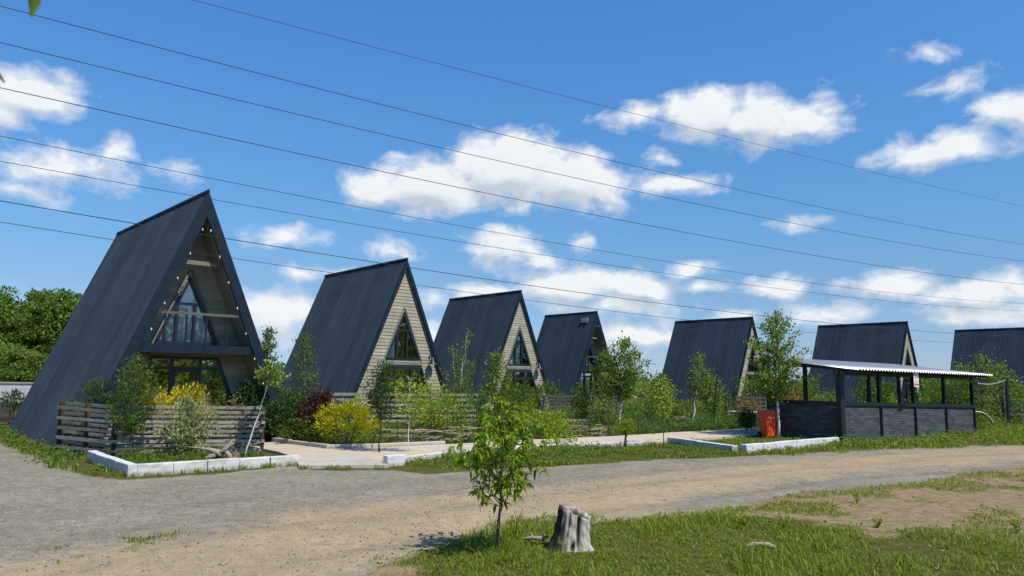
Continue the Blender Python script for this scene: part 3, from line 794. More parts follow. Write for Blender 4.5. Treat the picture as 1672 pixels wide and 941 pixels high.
# ------------------------------------------------------------------ roadside shelter
SC = Vector((9.35, 21.7, 0)); SU = Vector((.806, .592, 0)); SB = Vector((-.592, .806, 0)); SLn, SWd = 8.36, 2.33
sang = math.atan2(SU.y, SU.x)
sh = thing('roadside_shelter', SC, 'open black framed shelter with grey slate walls and a sheet metal roof', 'shelter', rz=sang)
wt = lambda s: 1.13-.18*s/SLn                # top of the low wall
for nm, (s0, s1), b in (('front', (0, 2.1), 0), ('front', (2.1, 4.2), 0), ('front', (4.2, 6.28), 0), ('front', (6.28, 8.36), 0)):
    mb = MB(); z0_, z1_ = wt(s0)-.10, wt(s1)-.10
    mb.add([(s0+.05, -.03, -.06), (s1-.03, -.03, -.06), (s1-.03, .03, -.06), (s0+.05, .03, -.06), (s0+.05, -.03, z0_), (s1-.03, -.03, z1_), (s1-.03, .03, z1_), (s0+.05, .03, z0_)],
           [(0,3,2,1), (4,5,6,7), (0,1,5,4), (1,2,6,5), (2,3,7,6), (3,0,4,7)])
    mb.build('wall_panel', M_slate, sh)
for s, yy0, yy1 in ((0, .07, SWd-.05), (SLn, .07, SWd-.05)):
    mb = MB(); mb.box((s, (yy0+yy1)/2, (wt(s)-.10)/2-.03), (.06, yy1-yy0, wt(s)-.10+.06)); mb.build('wall_panel', M_slate, sh)
mb = MB(); mb.box((SLn/2, SWd, .42), (SLn-.2, .05, .96)); mb.build('wall_panel', M_slate, sh)
rl = MB()
rl.bar((0, 0, wt(0)-.05), (SLn, 0, wt(SLn)-.05), .15, .10); rl.bar((0, .08, wt(0)-.05), (0, SWd, wt(0)-.05), .12, .10)
rl.bar((SLn, .08, wt(SLn)-.05), (SLn, SWd, wt(SLn)-.05), .12, .10); rl.bar((0, SWd, wt(0)-.10), (SLn, SWd, wt(SLn)-.10), .12, .07)
rl.build('rail', M_dark, sh)
roofz = lambda s, b: 2.02-.07*s/SLn + .115*(b+.58)
for s in (0, 2.13, 4.21, 6.28, SLn):
    p = MB(); top = roofz(s, 0)-.06
    wd = .19 if s == 0 else .12
    p.box((s, -.01, top/2), (wd, wd*.8, top)); p.build('post', M_dark, sh)
    p = MB(); p.box((s, -.062, .5*(wt(s)-.1)), (.055, .05, wt(s)-.1)) 
    if s > 0: p.build('wall_batten', M_dark, sh)
for s in (0, 1.96, 3.9, 5.85, 7.98):
    p = MB(); top = roofz(s, SWd)-.06; p.box((s, SWd, top/2), (.10, .10, top)); p.build('post', M_dark, sh)
bm = MB()
for b in (0, SWd): bm.bar((-.25, b, roofz(0, b)-.12), (SLn+.3, b, roofz(SLn, b)-.12), .07, .15)
for s in (0, 2.13, 4.21, 6.28, SLn): bm.bar((s, -.5, roofz(s, -.5)-.045), (s, SWd+.4, roofz(s, SWd+.4)-.045), .06, .07)
bm.build('roof_beam', M_dark, sh)
V = []; Fc = []; n = 54; s_a, s_b, b_a, b_b = -.05, SLn+.34, -.60, SWd+.52
ss = []; hz = []
for k in range(n):
    for u, o in ((0, 0), (.30, 0), (.40, .042), (.88, .042), (.98, 0)): ss.append(s_a+(s_b-s_a)*(k+u)/n); hz.append(o)
m_ = len(ss)
for th in (0, .008):
    for b in (b_a, (b_a+b_b)/2, b_b):
        for s, o in zip(ss, hz): V.append((s, b, roofz(s, b)+o+th))
for lay in (0, 1):
    for r in range(2):
        for k in range(m_-1):
            q = tuple(lay*3*m_+i for i in (r*m_+k, r*m_+k+1, (r+1)*m_+k+1, (r+1)*m_+k)); Fc.append(q if lay else q[::-1])
for k in range(m_-1): Fc.append((k, k+1, 3*m_+k+1, 3*m_+k))
np_mesh('roof_sheet', V, Fc, M_galv, sh)
# bulbs along the beam
ls = MB(); bp = []
for k in range(9):
    s = .3+k*.98; bp.append((s, -.09, roofz(s, 0)-.26))
ls.tube([(p[0], p[1], p[2]+.04) for p in bp], .005, 5); lso = ls.build('light_string', M_dark, sh)
b0 = MB(); b0.lathe([(.004, -.04), (.026, -.024), (.031, 0), (.022, .022), (.011, .034), (.011, .045)], n=10); b0 = b0.build('bulb', M_bulb, lso, smooth=True)
for k, p in enumerate(bp):
    q = b0 if k == 0 else link(b0.copy()); q.parent = lso; q.location = p
# notice hanging from the roof edge
px_, py_ = SC.x+SU.x*3.42-SB.x*.50, SC.y+SU.y*3.42-SB.y*.50
sg = thing('notice_sign', (px_, py_, 1.80), 'white notice with red heading and red band hanging from the shelter roof edge', 'sign', rz=sang+.06)
b = MB(); b.box((0, 0, -.02), (.34, .012, .42)); b.build('board', simple('white_sign_board', (.78, .77, .76), .5, var=.03), sg)
M_red = simple('sign_red', (.62, .06, .07), .5, var=.05); M_ink = simple('sign_ink', (.08, .07, .08), .5)
b = MB(); b.box((0, -.008, -.165), (.30, .004, .055)); b.add([(-.15, -.009, .17), (-.06, -.009, .17), (-.045, -.009, .135), (-.10, -.009, .145)], [(0, 1, 2, 3)]); b.build('red_band', M_red, sg)
b = MB(); 
for row, (z_, hgt_, segs) in enumerate(((.105, .026, ((-.09, .03),)), (.055, .020, ((-.11, -.02), (0, .10))), (.02, .018, ((-.10, .02), (.04, .11))))):
    for a_, c_ in segs:
        for k in range(int((c_-a_)/.022)): b.box((a_+.011+k*.022, -.008, z_), (.013, .004, hgt_*random.uniform(.7, 1)))
b.build('lettering', M_ink, sg)
b = MB()
for z_ in (-.03, -.075, -.112):
    for k in range(10):
        if random.random() < .85: b.box((-.11+k*.024, -.008, z_), (.015, .004, .020*random.uniform(.7, 1)))
b.build('lettering', M_red, sg)
b = MB()
for xx in (-.12, .12): b.tube([(xx, 0, .18), (xx, .06, .26)], .004, 5)
b.build('cord', M_dark, sg)

# wheelie bin
bn = thing('wheelie_bin', (7.72, 23.0, 0), 'orange red plastic wheeled bin by the shelter end', 'bin', rz=.30); bn.scale = (.86, .8, 1.0)
b = MB()
def taper(mb, c, w0, d0, w1, d1, z0, z1):
    vs = [(c[0]+sx*w0/2, c[1]+sy*d0/2, z0) for sx, sy in ((-1,-1),(1,-1),(1,1),(-1,1))]+[(c[0]+sx*w1/2, c[1]+sy*d1/2, z1) for sx, sy in ((-1,-1),(1,-1),(1,1),(-1,1))]
    mb.add(vs, [(0,3,2,1), (4,5,6,7), (0,1,5,4), (1,2,6,5), (2,3,7,6), (3,0,4,7)])
taper(b, (0, 0), .36, .42, .46, .54, .05, .74); b.build('body', M_bin, bn, bevel=.02)
b = MB(); taper(b, (0, 0), .50, .58, .50, .58, .70, .735); b.build('rim', M_bin, bn, bevel=.01)
b = MB(); taper(b, (0, 0), .49, .57, .47, .55, .745, .79); taper(b, (0, .01), .47, .55, .40, .46, .79, .825); b.build('lid', M_bin, bn, bevel=.01)
b = MB(); b.bar((-.24, .31, .74), (.24, .31, .74), .03, .03); b.bar((-.2, .26, .72), (-.2, .31, .74), .03, .03); b.bar((.2, .26, .72), (.2, .31, .74), .03, .03); b.build('handle', M_bin, bn)
for xx in (-.22, .22):
    b = MB(); b.tube([(xx-.025, .22, .09), (xx+.025, .22, .09)], .09, 16); b.build('wheel', M_black, bn)
b = MB(); b.box((-.04, -.262, .60), (.20, .006, .03)); b.build('label_strip', simple('bin_label', (.75, .5, .42), .5), bn)

# pole with a festoon on the right, post in the garden
px_, py_ = G(1648, 697)
lp = MB(); lp.box((0, 0, .94), (.09, .09, 1.92)); lp = lp.build('light_pole', M_dark, loc=(px_, py_, 0)); tag(lp, 'thin black square pole holding the bulb garland right of the shelter', 'pole')
fs_ = thing('bulb_garland', (16.5, 26.9, 1.72), 'garland of white bulbs from the shelter end over the black pole', 'lights')
ptsA = []
A_, B_, C_ = Vector((16.5, 26.9, 1.72)), Vector((px_, py_, 1.90)), Vector((px_+7, py_+1.2, 1.75))
cb = MB(); bl = []
for p0, p1, nn, sag in ((A_, B_, 17, .10), (B_, C_, 30, .22)):
    for k in range(nn+1):
        f = k/nn; q = p0.lerp(p1, f); q.z -= sag*4*f*(1-f); ptsA.append(q-A_)
cb.tube(ptsA, .006, 5); cbo = cb.build('cable', M_dark, fs_)
b0 = MB(); b0.lathe([(.004, -.045), (.024, -.028), (.029, -.008), (.021, .01), (.010, .02)], n=8); b0 = b0.build('bulb', M_bulb, cbo, smooth=True)
for k, p in enumerate(ptsA):
    q = b0 if k == 0 else link(b0.copy()); q.parent = cbo; q.location = (p.x, p.y, p.z-.02)
p0 = G(1164, 697); gpst = MB(); dep = p0[1]; tp = D(1172, 594, dep)
gpst.bar((0, 0, -.1), (tp[0]-p0[0], 0, tp[2]), .05, .05, up=(0, 1, 0)); gpst = gpst.build('garden_pole', M_dark, loc=(p0[0], p0[1], 0)); tag(gpst, 'thin dark leaning pole rising among the garden saplings', 'pole')

# ------------------------------------------------------------------ power lines
WIRES = [[(330,0),(940,168.6),(1378,266),(1672,338)],
 [(0,8),(420,120),(652,180),(960,253.5),(1450,360),(1672,399.4)],
 [(0,68),(420,173),(960,295.5),(1273,360),(1672,427)],
 [(0,142),(380,229),(960,350),(1180,390),(1672,465)],
 [(0,221),(380,299.7),(960,407),(1180,440.6),(1672,496)],
 [(0,262),(380,332.6),(960,429),(1180,458.5),(1672,508)],
 [(0,328),(217,365.6),(380,393),(960,473),(1180,513.5),(1558,544)],
 [(0,361),(182,392),(380,423),(680,466),(858,490),(1119,522),(1334,544),(1486,556)]]
WA = np.array((-8.1, 12.0)); WD = np.array((31.1, 22.0)); WD = WD/np.linalg.norm(WD); WN = np.array((-WD[1], WD[0]))
WL = ['uppermost thin power line, crossing only the upper right of the sky', 'thick power line starting at the upper left corner of the sky',
      'power line next below the one from the upper left corner', 'middle power line crossing the large central cloud low on its left',
      'power line skimming just over the highest cabin apex', 'thin power line touching the apex of the nearest cabin',
      'power line crossing the gable of the nearest cabin high up', 'lowest power line, crossing the second cabin roof near its ridge']
for k, (pts, lb) in enumerate(zip(WIRES, WL)):
    o = WA + WN*(.25*(k % 3)); S = []; Z = []
    for p in pts:
        d = ray(*p); t = (o@WN)/(d[:2]@WN); q = d[:2]*t; S.append((q-o)@WD); Z.append(CH+d[2]*t)
    S = np.array(S); c = np.polyfit(S, Z, 2)
    if c[0] < 0: c = np.concatenate([[0.0], np.polyfit(S, Z, 1)])
    sa = np.linspace(S.min()-9, S.max()+14, 60); base = o+WD*sa[0]; z0_ = np.polyval(c, sa[0])
    mb = MB(); mb.tube([(*(WD*(q-sa[0])), np.polyval(c, q)-z0_) for q in sa], .0068 if k in (1, 2, 3, 6) else .0052, 6)
    w = mb.build('power_line', M_wire, loc=(base[0], base[1], z0_)); tag(w, lb, 'power line', 'power lines crossing the sky')

# ------------------------------------------------------------------ vegetation builders
def unit(a): return a/np.maximum(np.linalg.norm(a, axis=1, keepdims=True), 1e-9)
def leaf_arrays(P, A, L, ratio, r, fold=.12):
    n = len(P); A = unit(A); ref = r.normal(size=(n, 3)); Bv = unit(np.cross(A, ref)); N = np.cross(A, Bv)
    L = np.broadcast_to(np.asarray(L, float), (n,))[:, None]; Wd = L*ratio
    v0 = P; v1 = P+A*L*.45+Bv*Wd*.5+N*L*fold; v2 = P+A*L; v3 = P+A*L*.45-Bv*Wd*.5+N*L*fold
    V = np.stack([v0, v1, v2, v3], 1).reshape(-1, 3)
    return V, np.arange(4*n).reshape(n, 4)
def big_leaf_arrays(P, A, L, ratio, r, droop=.35):
    """pointed leaves of six faces, bent along their length"""
    n = len(P); A = unit(A); ref = np.stack([r.normal(size=n)*.5, r.normal(size=n)*.5, np.ones(n)], 1); Bv = unit(np.cross(A, ref)); N = np.cross(Bv, A)
    L = L[:, None]; Wd = L*ratio; out = []
    for t, w in ((0, .06), (.3, .9), (.62, .75), (1.0, .04)):
        c = P+A*L*t+N*L*(.12*np.sin(t*3.1))-np.array([0, 0, 1.0])*L*droop*t*t
        for s in (-1, 0, 1): out.append(c+Bv*Wd*.5*w*s+N*L*(.06*abs(s)))
    V = np.stack(out, 1).reshape(-1, 3); base = np.arange(n)[:, None, None]*12
    q = np.array([[r0*3+c0, r0*3+c0+1, r0*3+c0+4, r0*3+c0+3] for r0 in range(3) for c0 in range(2)])[None]
    return V, (base+q).reshape(-1, 4)
PROF = {'round': lambda t: np.sqrt(np.clip(1-(2*t-.9)**2, .04, 1)), 'oval': lambda t: np.clip(np.sin(np.pi*np.clip(.10+.86*t, 0, 1))**.75, .10, 1),
        'cone': lambda t: np.clip(1.0-.88*t, .08, 1), 'column': lambda t: np.clip(1.05-.75*t**2.2, .15, 1)*(.75+.25*np.minimum(t*4, 1)),
        'vase': lambda t: np.clip(.45+.6*t-.5*t**4, .1, 1)}
def tree(name, label, cat, base, h, cr, z0, shape, leafm, barkm, nb=34, nl=1500, ls=.07, ratio=.55, tr=.03, lean=(0, 0), up=.45, droop=.0, clump=.06, seed=0, group=None, big=False, kinks=.03, bz=0.0, multi=1, spread=.15, tuft=0):
    r = np.random.default_rng(seed+101)
    root = thing(name, (base[0], base[1], bz), label, cat, group)
    mb = MB(); br = MB(); P = []; A = []
    stems = []
    for sidx in range(multi):
        ang = r.uniform(0, 6.28); sp = spread*h*(0 if multi == 1 else r.uniform(.5, 1))
        nseg = 9; tp = []
        for k in range(nseg+1):
            t = k/nseg
            tp.append(np.array([lean[0]*t+math.cos(ang)*sp*t+r.normal()*kinks*h*.25*(0 < k), lean[1]*t+math.sin(ang)*sp*t+r.normal()*kinks*h*.25*(0 < k), h*.95*t*(1 if sidx == 0 else r.uniform(.8, 1))]))
        rad = [max(tr*(1-.85*k/nseg), .004) for k in range(nseg+1)]; rad[0] *= 1.35
        mb.tube(tp, rad, 7); stems.append(np.array(tp))
    def at(st, t):
        f = np.clip(t, 0, .999)*9; i = int(f); return st[i]+(st[i+1]-st[i])*(f-i)
    for k in range(nb):
        st = stems[k % multi]
        t = (k+r.uniform(.1, .9))/nb; zt = z0+(1-z0)*t
        az_ = k*2.39996+r.normal()*.4; rr = cr*PROF[shape](np.array(t))*r.uniform(.55, 1.12)
        ps = at(st, max(zt-up*rr/h*.9, z0*.75)); pe = at(st, zt)+np.array([math.cos(az_)*rr, math.sin(az_)*rr, r.normal()*.04*h*.5-droop*rr])
        mid = ps*.5+pe*.5+np.array([0, 0, .10*rr*(1 if droop <= 0 else 2)])+r.normal(size=3)*.05*rr
        tb = max(.22*tr, .0035)
        br.tube([ps, mid, pe], [tb*1.6, tb, tb*.4], 4)
        m = max(3, int((1 if big else 1.1)*nl/nb*(.45+.9*rr/cr)))
        s = r.uniform(.22, 1.06, m)[:, None]
        q = (1-s)**2*ps+2*s*(1-s)*mid+s*s*pe + r.normal(size=(m, 3))*clump*np.array([1, 1, .8])
        d = unit(pe-ps+1e-6)if False else np.tile((pe-ps)/max(np.linalg.norm(pe-ps), 1e-6), (m, 1))
        a = d*.6+r.normal(size=(m, 3))*.65+np.array([0, 0, .25-droop*1.8])
        if tuft:
            nt = max(2, m//tuft); s2 = r.uniform(.35, 1.05, nt)[:, None]; q = np.repeat((1-s2)**2*ps+2*s2*(1-s2)*mid+s2*s2*pe+r.normal(size=(nt, 3))*clump, tuft, 0)
            q = q+r.normal(size=q.shape)*.008; a = d[0]*.5+r.normal(size=q.shape)*.62+np.array([0, 0, -.28])
        P.append(q); A.append(a)
    # leader tip
    for st in stems:
        m = max(4, nl//(nb*2)); q = st[-1]+r.normal(size=(m, 3))*clump*np.array([.8, .8, 1.3])-np.array([0, 0, clump*.6]); P.append(q); A.append(r.normal(size=(m, 3))*.5+np.array([0, 0, .6-droop*2]))
    P = np.concatenate(P); A = np.concatenate(A); keep = P[:, 2] > .02; P = P[keep]; A = A[keep]
    L = (1 if big else 1.1)*ls*r.uniform(.6, 1.25, len(P))
    mb.build('trunk', barkm, root, smooth=True); br.build('branches', M_bark if barkm is M_birch else barkm, root)
    V, Fc = big_leaf_arrays(P, A, L, ratio, r) if big else leaf_arrays(P, A, L, ratio, r)
    np_mesh('crown', V, Fc, leafm, root)
    return root
def shrub(name, label, base, w, h, leafm, nl=1200, ls=.06, ratio=.5, seed=0, d=None, clumps=60, outward=1.0, stemm=None, cat='shrub', group=None, z0=.0, clump=.07, flat=1.0, bz=0.0, tip=None):
    r = np.random.default_rng(seed+900); d = d or w
    root = thing(name, (base[0], base[1], bz), label, cat, group)
    mb = MB(); C = []
    for k in range(clumps):
        u = r.normal(size=3); u /= np.linalg.norm(u); u[2] = abs(u[2]) if r.random() < .72 else u[2]*.6
        rad = r.uniform(.55, 1.0)**.6*(1+.16*r.normal())
        C.append((u[0]*w/2*rad, u[1]*d/2*rad, h*z0+(h*(1-z0))*(.42+.56*u[2]*rad)))
    C = np.array(C); C[:, 2] = np.maximum(C[:, 2], .05)
    for k in range(min(clumps, 16)):
        c = C[k]; mb.tube([(c[0]*.08, c[1]*.08, -.03), (c[0]*.45, c[1]*.45, c[2]*.55), tuple(c)], [.012*max(h, .5), .008*max(h, .5), .003], 4)
    per = max(3, nl//clumps); idx = np.repeat(np.arange(clumps), per); cen = np.array([0, 0, h*.35])
    ud = unit(C[idx]-cen); P = C[idx]+r.normal(size=(len(idx), 3))*clump*np.array([1, 1, .9]) + ud*r.uniform(-.5, 1.0, len(idx))[:, None]*clump*1.2
    keep = P[:, 2] > .01; P = P[keep]; ud = ud[keep]
    A = ud*outward+r.normal(size=P.shape)*.55+np.array([0, 0, .35])
    mb.build('stems', stemm or M_darkbark, root)
    V, Fc = leaf_arrays(P, A, ls*r.uniform(.6, 1.3, len(P)), ratio, r)
    np_mesh('foliage', V, Fc, leafm, root)
    return root
gb = lambda px, y: G(px, y)
def H(base, top_px, top_y):
    return D(top_px, top_y, base[1])[2]

# --- around the nearest cabin
b = (-9.0, 17.0); shrub('pine_bush', 'dark tufted mountain pine showing above the left end of the nearest terrace fence', (-9.1, 16.85), 1.0, 1.44, L_pine, 2800, .10, .18, 1, clumps=30, clump=.07, outward=1.2)
b = (-7.42, 15.12); tree('conifer_sapling', 'young spruce like tree in front of the left part of the nearest fence', 'tree', b, H(b, 243, 578), .46, .30, 'oval', L_mid, M_bark, nb=46, nl=2600, ls=.07, ratio=.3, tr=.022, up=.9, clump=.055, seed=2)
shrub('golden_shrub', 'bright golden bush behind the fence in front of the cabin glass doors', (-7.28, 16.85), 1.20, 1.40, L_gold2, 3000, .08, .38, 3, clumps=60, d=.7, outward=1.3, clump=.06, z0=.2)
b = (-6.42, 15.3); tree('silver_shrub', 'silver green small tree in front of the middle of the nearest fence', 'tree', b, H(b, 320, 648), .50, .22, 'round', L_silver, M_bark, nb=34, nl=1500, ls=.07, ratio=.45, tr=.018, clump=.06, seed=4, up=.6)
shrub('rusty_shrub', 'rust brown low shrub peeping over the right end of the nearest fence', (-6.0, 17.1), .9, 1.16, L_rust, 500, .06, .4, 5, clumps=24)
shrub('small_shrub', 'small green shrub behind the nearest fence right of the golden bush', (-6.55, 17.0), .6, 1.28, L_mid, 500, .06, .4, 6, clumps=22)
b = (-5.32, 15.45); tp = D(442, 612, b[1]); tree('leaning_sapling', 'sapling with a thin bent white stem rising past the right end of the nearest fence', 'tree', b, tp[2]+.35, .34, .76, 'round', L_birch, M_birch, nb=16, nl=420, ls=.075, tr=.018, lean=(tp[0]-b[0]+.02, .1), clump=.06, seed=7, kinks=.02)
b = (-7.35, 22.9); tree('poplar_sapling', 'narrow dark green sapling in the gap right of the nearest cabin', 'tree', b, H(b, 438, 530), .42, .18, 'column', L_mid, M_bark, nb=44, nl=2000, ls=.085, tr=.03, up=1.2, clump=.07, seed=8)
b = (-5.75, 21.5); tree('pine_sapling', 'open branched young pine in front of the second cabin roof slope', 'tree', b, H(b, 488, 541), .80, .26, 'cone', L_mid, M_bark, nb=26, nl=2200, ls=.075, ratio=.35, tr=.032, lean=(-.1, 0), up=1.0, clump=.10, seed=9)
shrub('dark_hedge_shrub', 'dark green rounded shrub immediately right of the nearest fence', (-6.5, 19.7), 1.45, 1.45, L_dark, 6500, .075, .5, 10, clumps=120, clump=.09)
shrub('dark_hedge_shrub', 'dark green shrub with a yellowish top between the nearest fence and the burgundy bush', (-5.5, 19.5), 1.25, 1.15, L_dark, 5200, .075, .5, 11, clumps=100, clump=.09)
shrub('low_shrub', 'low blue green leafy shrub under the burgundy bush beside the paved path', (-5.25, 18.85), 1.0, .55, L_mid, 1300, .07, .5, 12, clumps=24)
shrub('burgundy_shrub', 'burgundy leaved shrub left of the round golden bush', (-4.75, 19.2), 1.0, 1.30, L_red, 3000, .065, .6, 13, clumps=60, clump=.09)
shrub('golden_shrub', 'round golden bush beside the paved path before the second cabin', (-3.86, 18.25), 1.32, 1.04, L_gold, 5200, .075, .36, 14, clumps=130, outward=1.5, clump=.06)
b = gb(620, 742); tree('pine_sapling', 'dark young pine on a bare thin stem right of the golden bush', 'tree', b, H(b, 622, 585), .44, .42, 'oval', L_dark, M_darkbark, nb=34, nl=1900, ls=.07, ratio=.3, tr=.016, up=.9, clump=.07, seed=15)
b = gb(666, 742); tree('yellow_green_sapling', 'sparse yellow green sapling with a pale stem in front of the slat fence', 'tree', b, H(b, 664, 612), .55, .46, 'vase', L_lime, M_birch, nb=26, nl=620, ls=.07, tr=.014, clump=.07, seed=16, up=.7)
shrub('yellow_green_shrub', 'yellow green bush under the gable of the second cabin', (-2.45, 24.4), 1.5, 1.55, L_lime, 1500, .075, .5, 17, clumps=55, clump=.10)
b = (-2.0, 28.0); tree('thin_birch', 'thin sparse birch with pale upright stems before the third cabin roof', 'tree', b, H(b, 760, 535), .55, .22, 'oval', L_birch, M_birch, nb=44, nl=1500, ls=.07, tr=.015, up=2.0, clump=.07, seed=18, multi=3, spread=.13)
for k, (px, y) in enumerate(((752, 618), (768, 612))):
    b = ((px-836)/1236*29.6, 29.6); tree('cypress', ['dark little cypress before the third cabin roof, left one', 'dark little cypress before the third cabin roof, right one and taller'][k], 'tree', b, H(b, px, y), .22, .06, 'column', L_dark, M_darkbark, nb=36, nl=900, ls=.07, ratio=.3, tr=.02, up=1.2, clump=.05, seed=19+k, group='dark cypresses')
b = (-.5, 27.2); tree('garden_tree', 'lanky light green tree at the left edge of the third cabin gable', 'tree', b, H(b, 815, 570), .62, .16, 'oval', L_birch, M_bark, nb=40, nl=1700, ls=.085, tr=.03, up=.9, clump=.09, seed=22)
shrub('round_shrub', 'mid green rounded shrub below the third cabin window', (.15, 26.6), 1.1, 1.45, L_mid, 1700, .08, .45, 23, clumps=50, clump=.10)
shrub('yellow_green_shrub', 'yellow green leafy shrub in the bed right of the foreground sapling', (.75, 21.3), .75, .8, L_lime, 620, .075, .5, 24, clumps=26)
shrub('yellow_green_shrub', 'lower yellow green shrub on the verge by the path edging', (1.25, 19.4), .7, .5, L_bright, 500, .07, .5, 25, clumps=22)
shrub('yellow_green_shrub', 'light green bush in front of the slat fence left of the foreground sapling', (-1.7, 21.6), 1.1, 1.15, L_bright, 1000, .08, .5, 26, clumps=36, clump=.09)
shrub('round_shrub', 'dark rounded shrub at the foot of the small cabin roof', (1.65, 32.6), 1.35, 1.55, L_mid, 1300, .09, .5, 27, clumps=40, clump=.11)
b = gb(948, 690); tree('garden_tree', 'small bushy green tree in front of the dark slatted fence', 'tree', (b[0], b[1]), H(b, 948, 630), .5, .12, 'oval', L_mid, M_bark, nb=34, nl=1500, ls=.075, tr=.025, clump=.08, seed=28)
b = (3.6, 29.2); tree('garden_tree', 'dark green tree against the gable of the small cabin', 'tree', b, H(b, 985, 568), .55, .2, 'oval', L_mid, M_bark, nb=40, nl=1500, ls=.095, tr=.04, clump=.10, seed=29, up=.8)
b = gb(1011, 697); tree('birch_tree', 'full crowned birch with a whitewashed leaning stem in the middle of the garden', 'tree', b, H(b, 1022, 546), .88, .36, 'oval', L_birch, M_birch, nb=60, nl=2700, ls=.095, tr=.05, lean=(.25, 0), up=.8, clump=.10, seed=30)
b = gb(1021, 729); tree('topiary_tree', 'tiny flat topped tree with a forked dark stem beside the path', 'tree', b, H(b, 1021, 682), .34, .52, 'vase', L_bright, M_darkbark, nb=22, nl=620, ls=.055, tr=.03, clump=.05, seed=31, multi=2, spread=.12)
b = gb(1131, 697); tree('birch_tree', 'slim birch with a straight white stem before the cabin roof right of centre', 'tree', b, H(b, 1145, 574), .46, .42, 'oval', L_birch, M_birch, nb=36, nl=900, ls=.085, tr=.034, lean=(.32, 0), up=.9, clump=.08, seed=32)
b = gb(1084, 728); tree('thin_sapling', 'thin sapling in a rusty iron guard at the edge of the path', 'tree', b, H(b, 1083, 612), .42, .42, 'oval', L_lime, M_bark, nb=26, nl=560, ls=.065, tr=.014, clump=.07, seed=33, up=.9)
b = (8.0, 30.5); tree('garden_tree', 'bushy fresh green tree beside the dark leaning pole', 'tree', b, H(b, 1160, 612), .60, .24, 'round', L_birch, M_bark, nb=36, nl=1300, ls=.10, tr=.035, clump=.10, seed=34)
b = (5.9, 29.8); tree('garden_tree', 'green tree at the left edge of the cabin roof right of centre', 'tree', b, H(b, 1085, 606), .55, .2, 'oval', L_mid, M_bark, nb=34, nl=1000, ls=.095, tr=.03, clump=.10, seed=35)
shrub('rusty_shrub', 'reddish brown shrub before the gable of the cabin behind the birch', (9.25, 29.6), .75, 1.05, L_rust, 800, .08, .3, 37, clumps=30, clump=.09)
b = gb(1220, 709); tree('topiary_tree', 'ball headed little dark tree by the shelter end', 'tree', b, H(b, 1220, 668), .42, .32, 'round', L_dark, M_bark, nb=26, nl=1300, ls=.06, tr=.018, clump=.07, seed=38)
shrub('yellow_green_shrub', 'light green bush under the gable behind the tall birch', (11.0, 33.9), 1.8, 1.9, L_birch, 1500, .10, .5, 39, clumps=45, clump=.12)
b = (9.4, 32.0); tree('cypress', 'dark columnar conifer at the roof edge of the cabin behind the birch', 'tree', b, H(b, 1199, 612), .3, .05, 'column', L_dark, M_darkbark, nb=36, nl=1000, ls=.08, ratio=.3, tr=.02, up=1.2, clump=.06, seed=40)
b = gb(1271, 716); tree('birch_tree', 'tall birch with a white stem standing at the shelter corner behind the red bin', 'tree', b, H(b, 1272, 505), .86, .34, 'oval', L_birch, M_birch, nb=80, nl=3900, ls=.085, tr=.042, lean=(.02, 0), up=.9, clump=.075, seed=41)
for k, (px, py, top, w, lm, kind, lb) in enumerate(((705, 716, 662, .6, L_lime, 's', 'airy yellow green bush before the middle of the slat fence'), (776, 712, 646, .8, L_mid, 's', 'mid green bush below the roof of the third cabin'), (862, 712, 652, .7, L_bright, 's', 'fresh green bush before the doors of the third cabin'), (905, 718, 680, .55, L_lime, 's', 'yellow green bush left of the dark slatted fence'),
        (985, 706, 655, .8, L_birch, 's', 'light green bush left of the whitewashed leaning birch stem'), (1060, 702, 640, .9, L_mid, 's', 'green bush right of the whitewashed leaning birch stem'))):
    b = gb(px, py); shrub('garden_bush', lb, b, w, H(b, px, top), lm, 900, .075, .45, 400+k, clumps=30, clump=.10)
# --- behind and right of the shelter
for k, (px, y, dep, w, lm, lb) in enumerate(((1318, 610, 31, 1.3, L_birch, 'green bush seen through the left bay of the shelter'), (1292, 640, 30, .9, L_rust, 'brownish young tree behind the tall birch seen through the shelter'), (1345, 640, 33, 1.2, L_birch, 'pale green bush seen behind the shelter corner post'),
        (1408, 605, 30.5, .8, L_mid, 'upright bush seen through the second bay of the shelter'), (1447, 622, 30, .7, L_mid, 'small conifer seen left of the notice through the shelter'), (1440, 645, 29.4, 1.1, L_lime, 'yellow green low bush seen below the notice through the shelter'),
        (1505, 640, 33, 1.0, L_birch, 'bush seen through the third bay of the shelter'), (1525, 612, 33, 1.3, L_mid, 'dense bush seen through the right bay of the shelter'), (1560, 618, 32.5, 1.4, L_mid, 'bush just inside the right end post of the shelter'))):
    x_ = (px-836)/1236*dep; hgt_ = D(px, y, dep)[2]
    shrub('garden_bush', lb, (x_, dep), w, hgt_, lm, 1300, .09, .45, 50+k, clumps=40, clump=.11)
for k, (px, y, dep, cr, sp_, lb) in enumerate(((1597, 573, 31.5, .95, 'vase', 'loose tree overhanging the right end of the shelter roof'), (1568, 590, 33.5, .8, 'vase', 'sparse tree with sky showing through left of the roof of the last cabin'), (1632, 592, 32.5, .9, 'oval', 'green tree in front of the last cabin beside the black pole'), (1658, 622, 33.2, .6, 'oval', 'small leafy tree right of the black pole'))):
    x_ = (px-836)/1236*dep; hgt_ = D(px, y, dep)[2]
    tree('loose_tree', lb, 'tree', (x_, dep), hgt_, cr, .1, sp_, L_birch, M_bark, nb=40, nl=1500, ls=.10, tr=.04, clump=.12, seed=70+k, up=.7, multi=2 if k < 2 else 1)
ar = MB(); b = gb(1625, 700); pts = []
for k in range(9):
    a = math.pi*(.05+.75*k/8); pts.append((.62*math.cos(a)-.62, 0, .62*math.sin(a)*1.0))
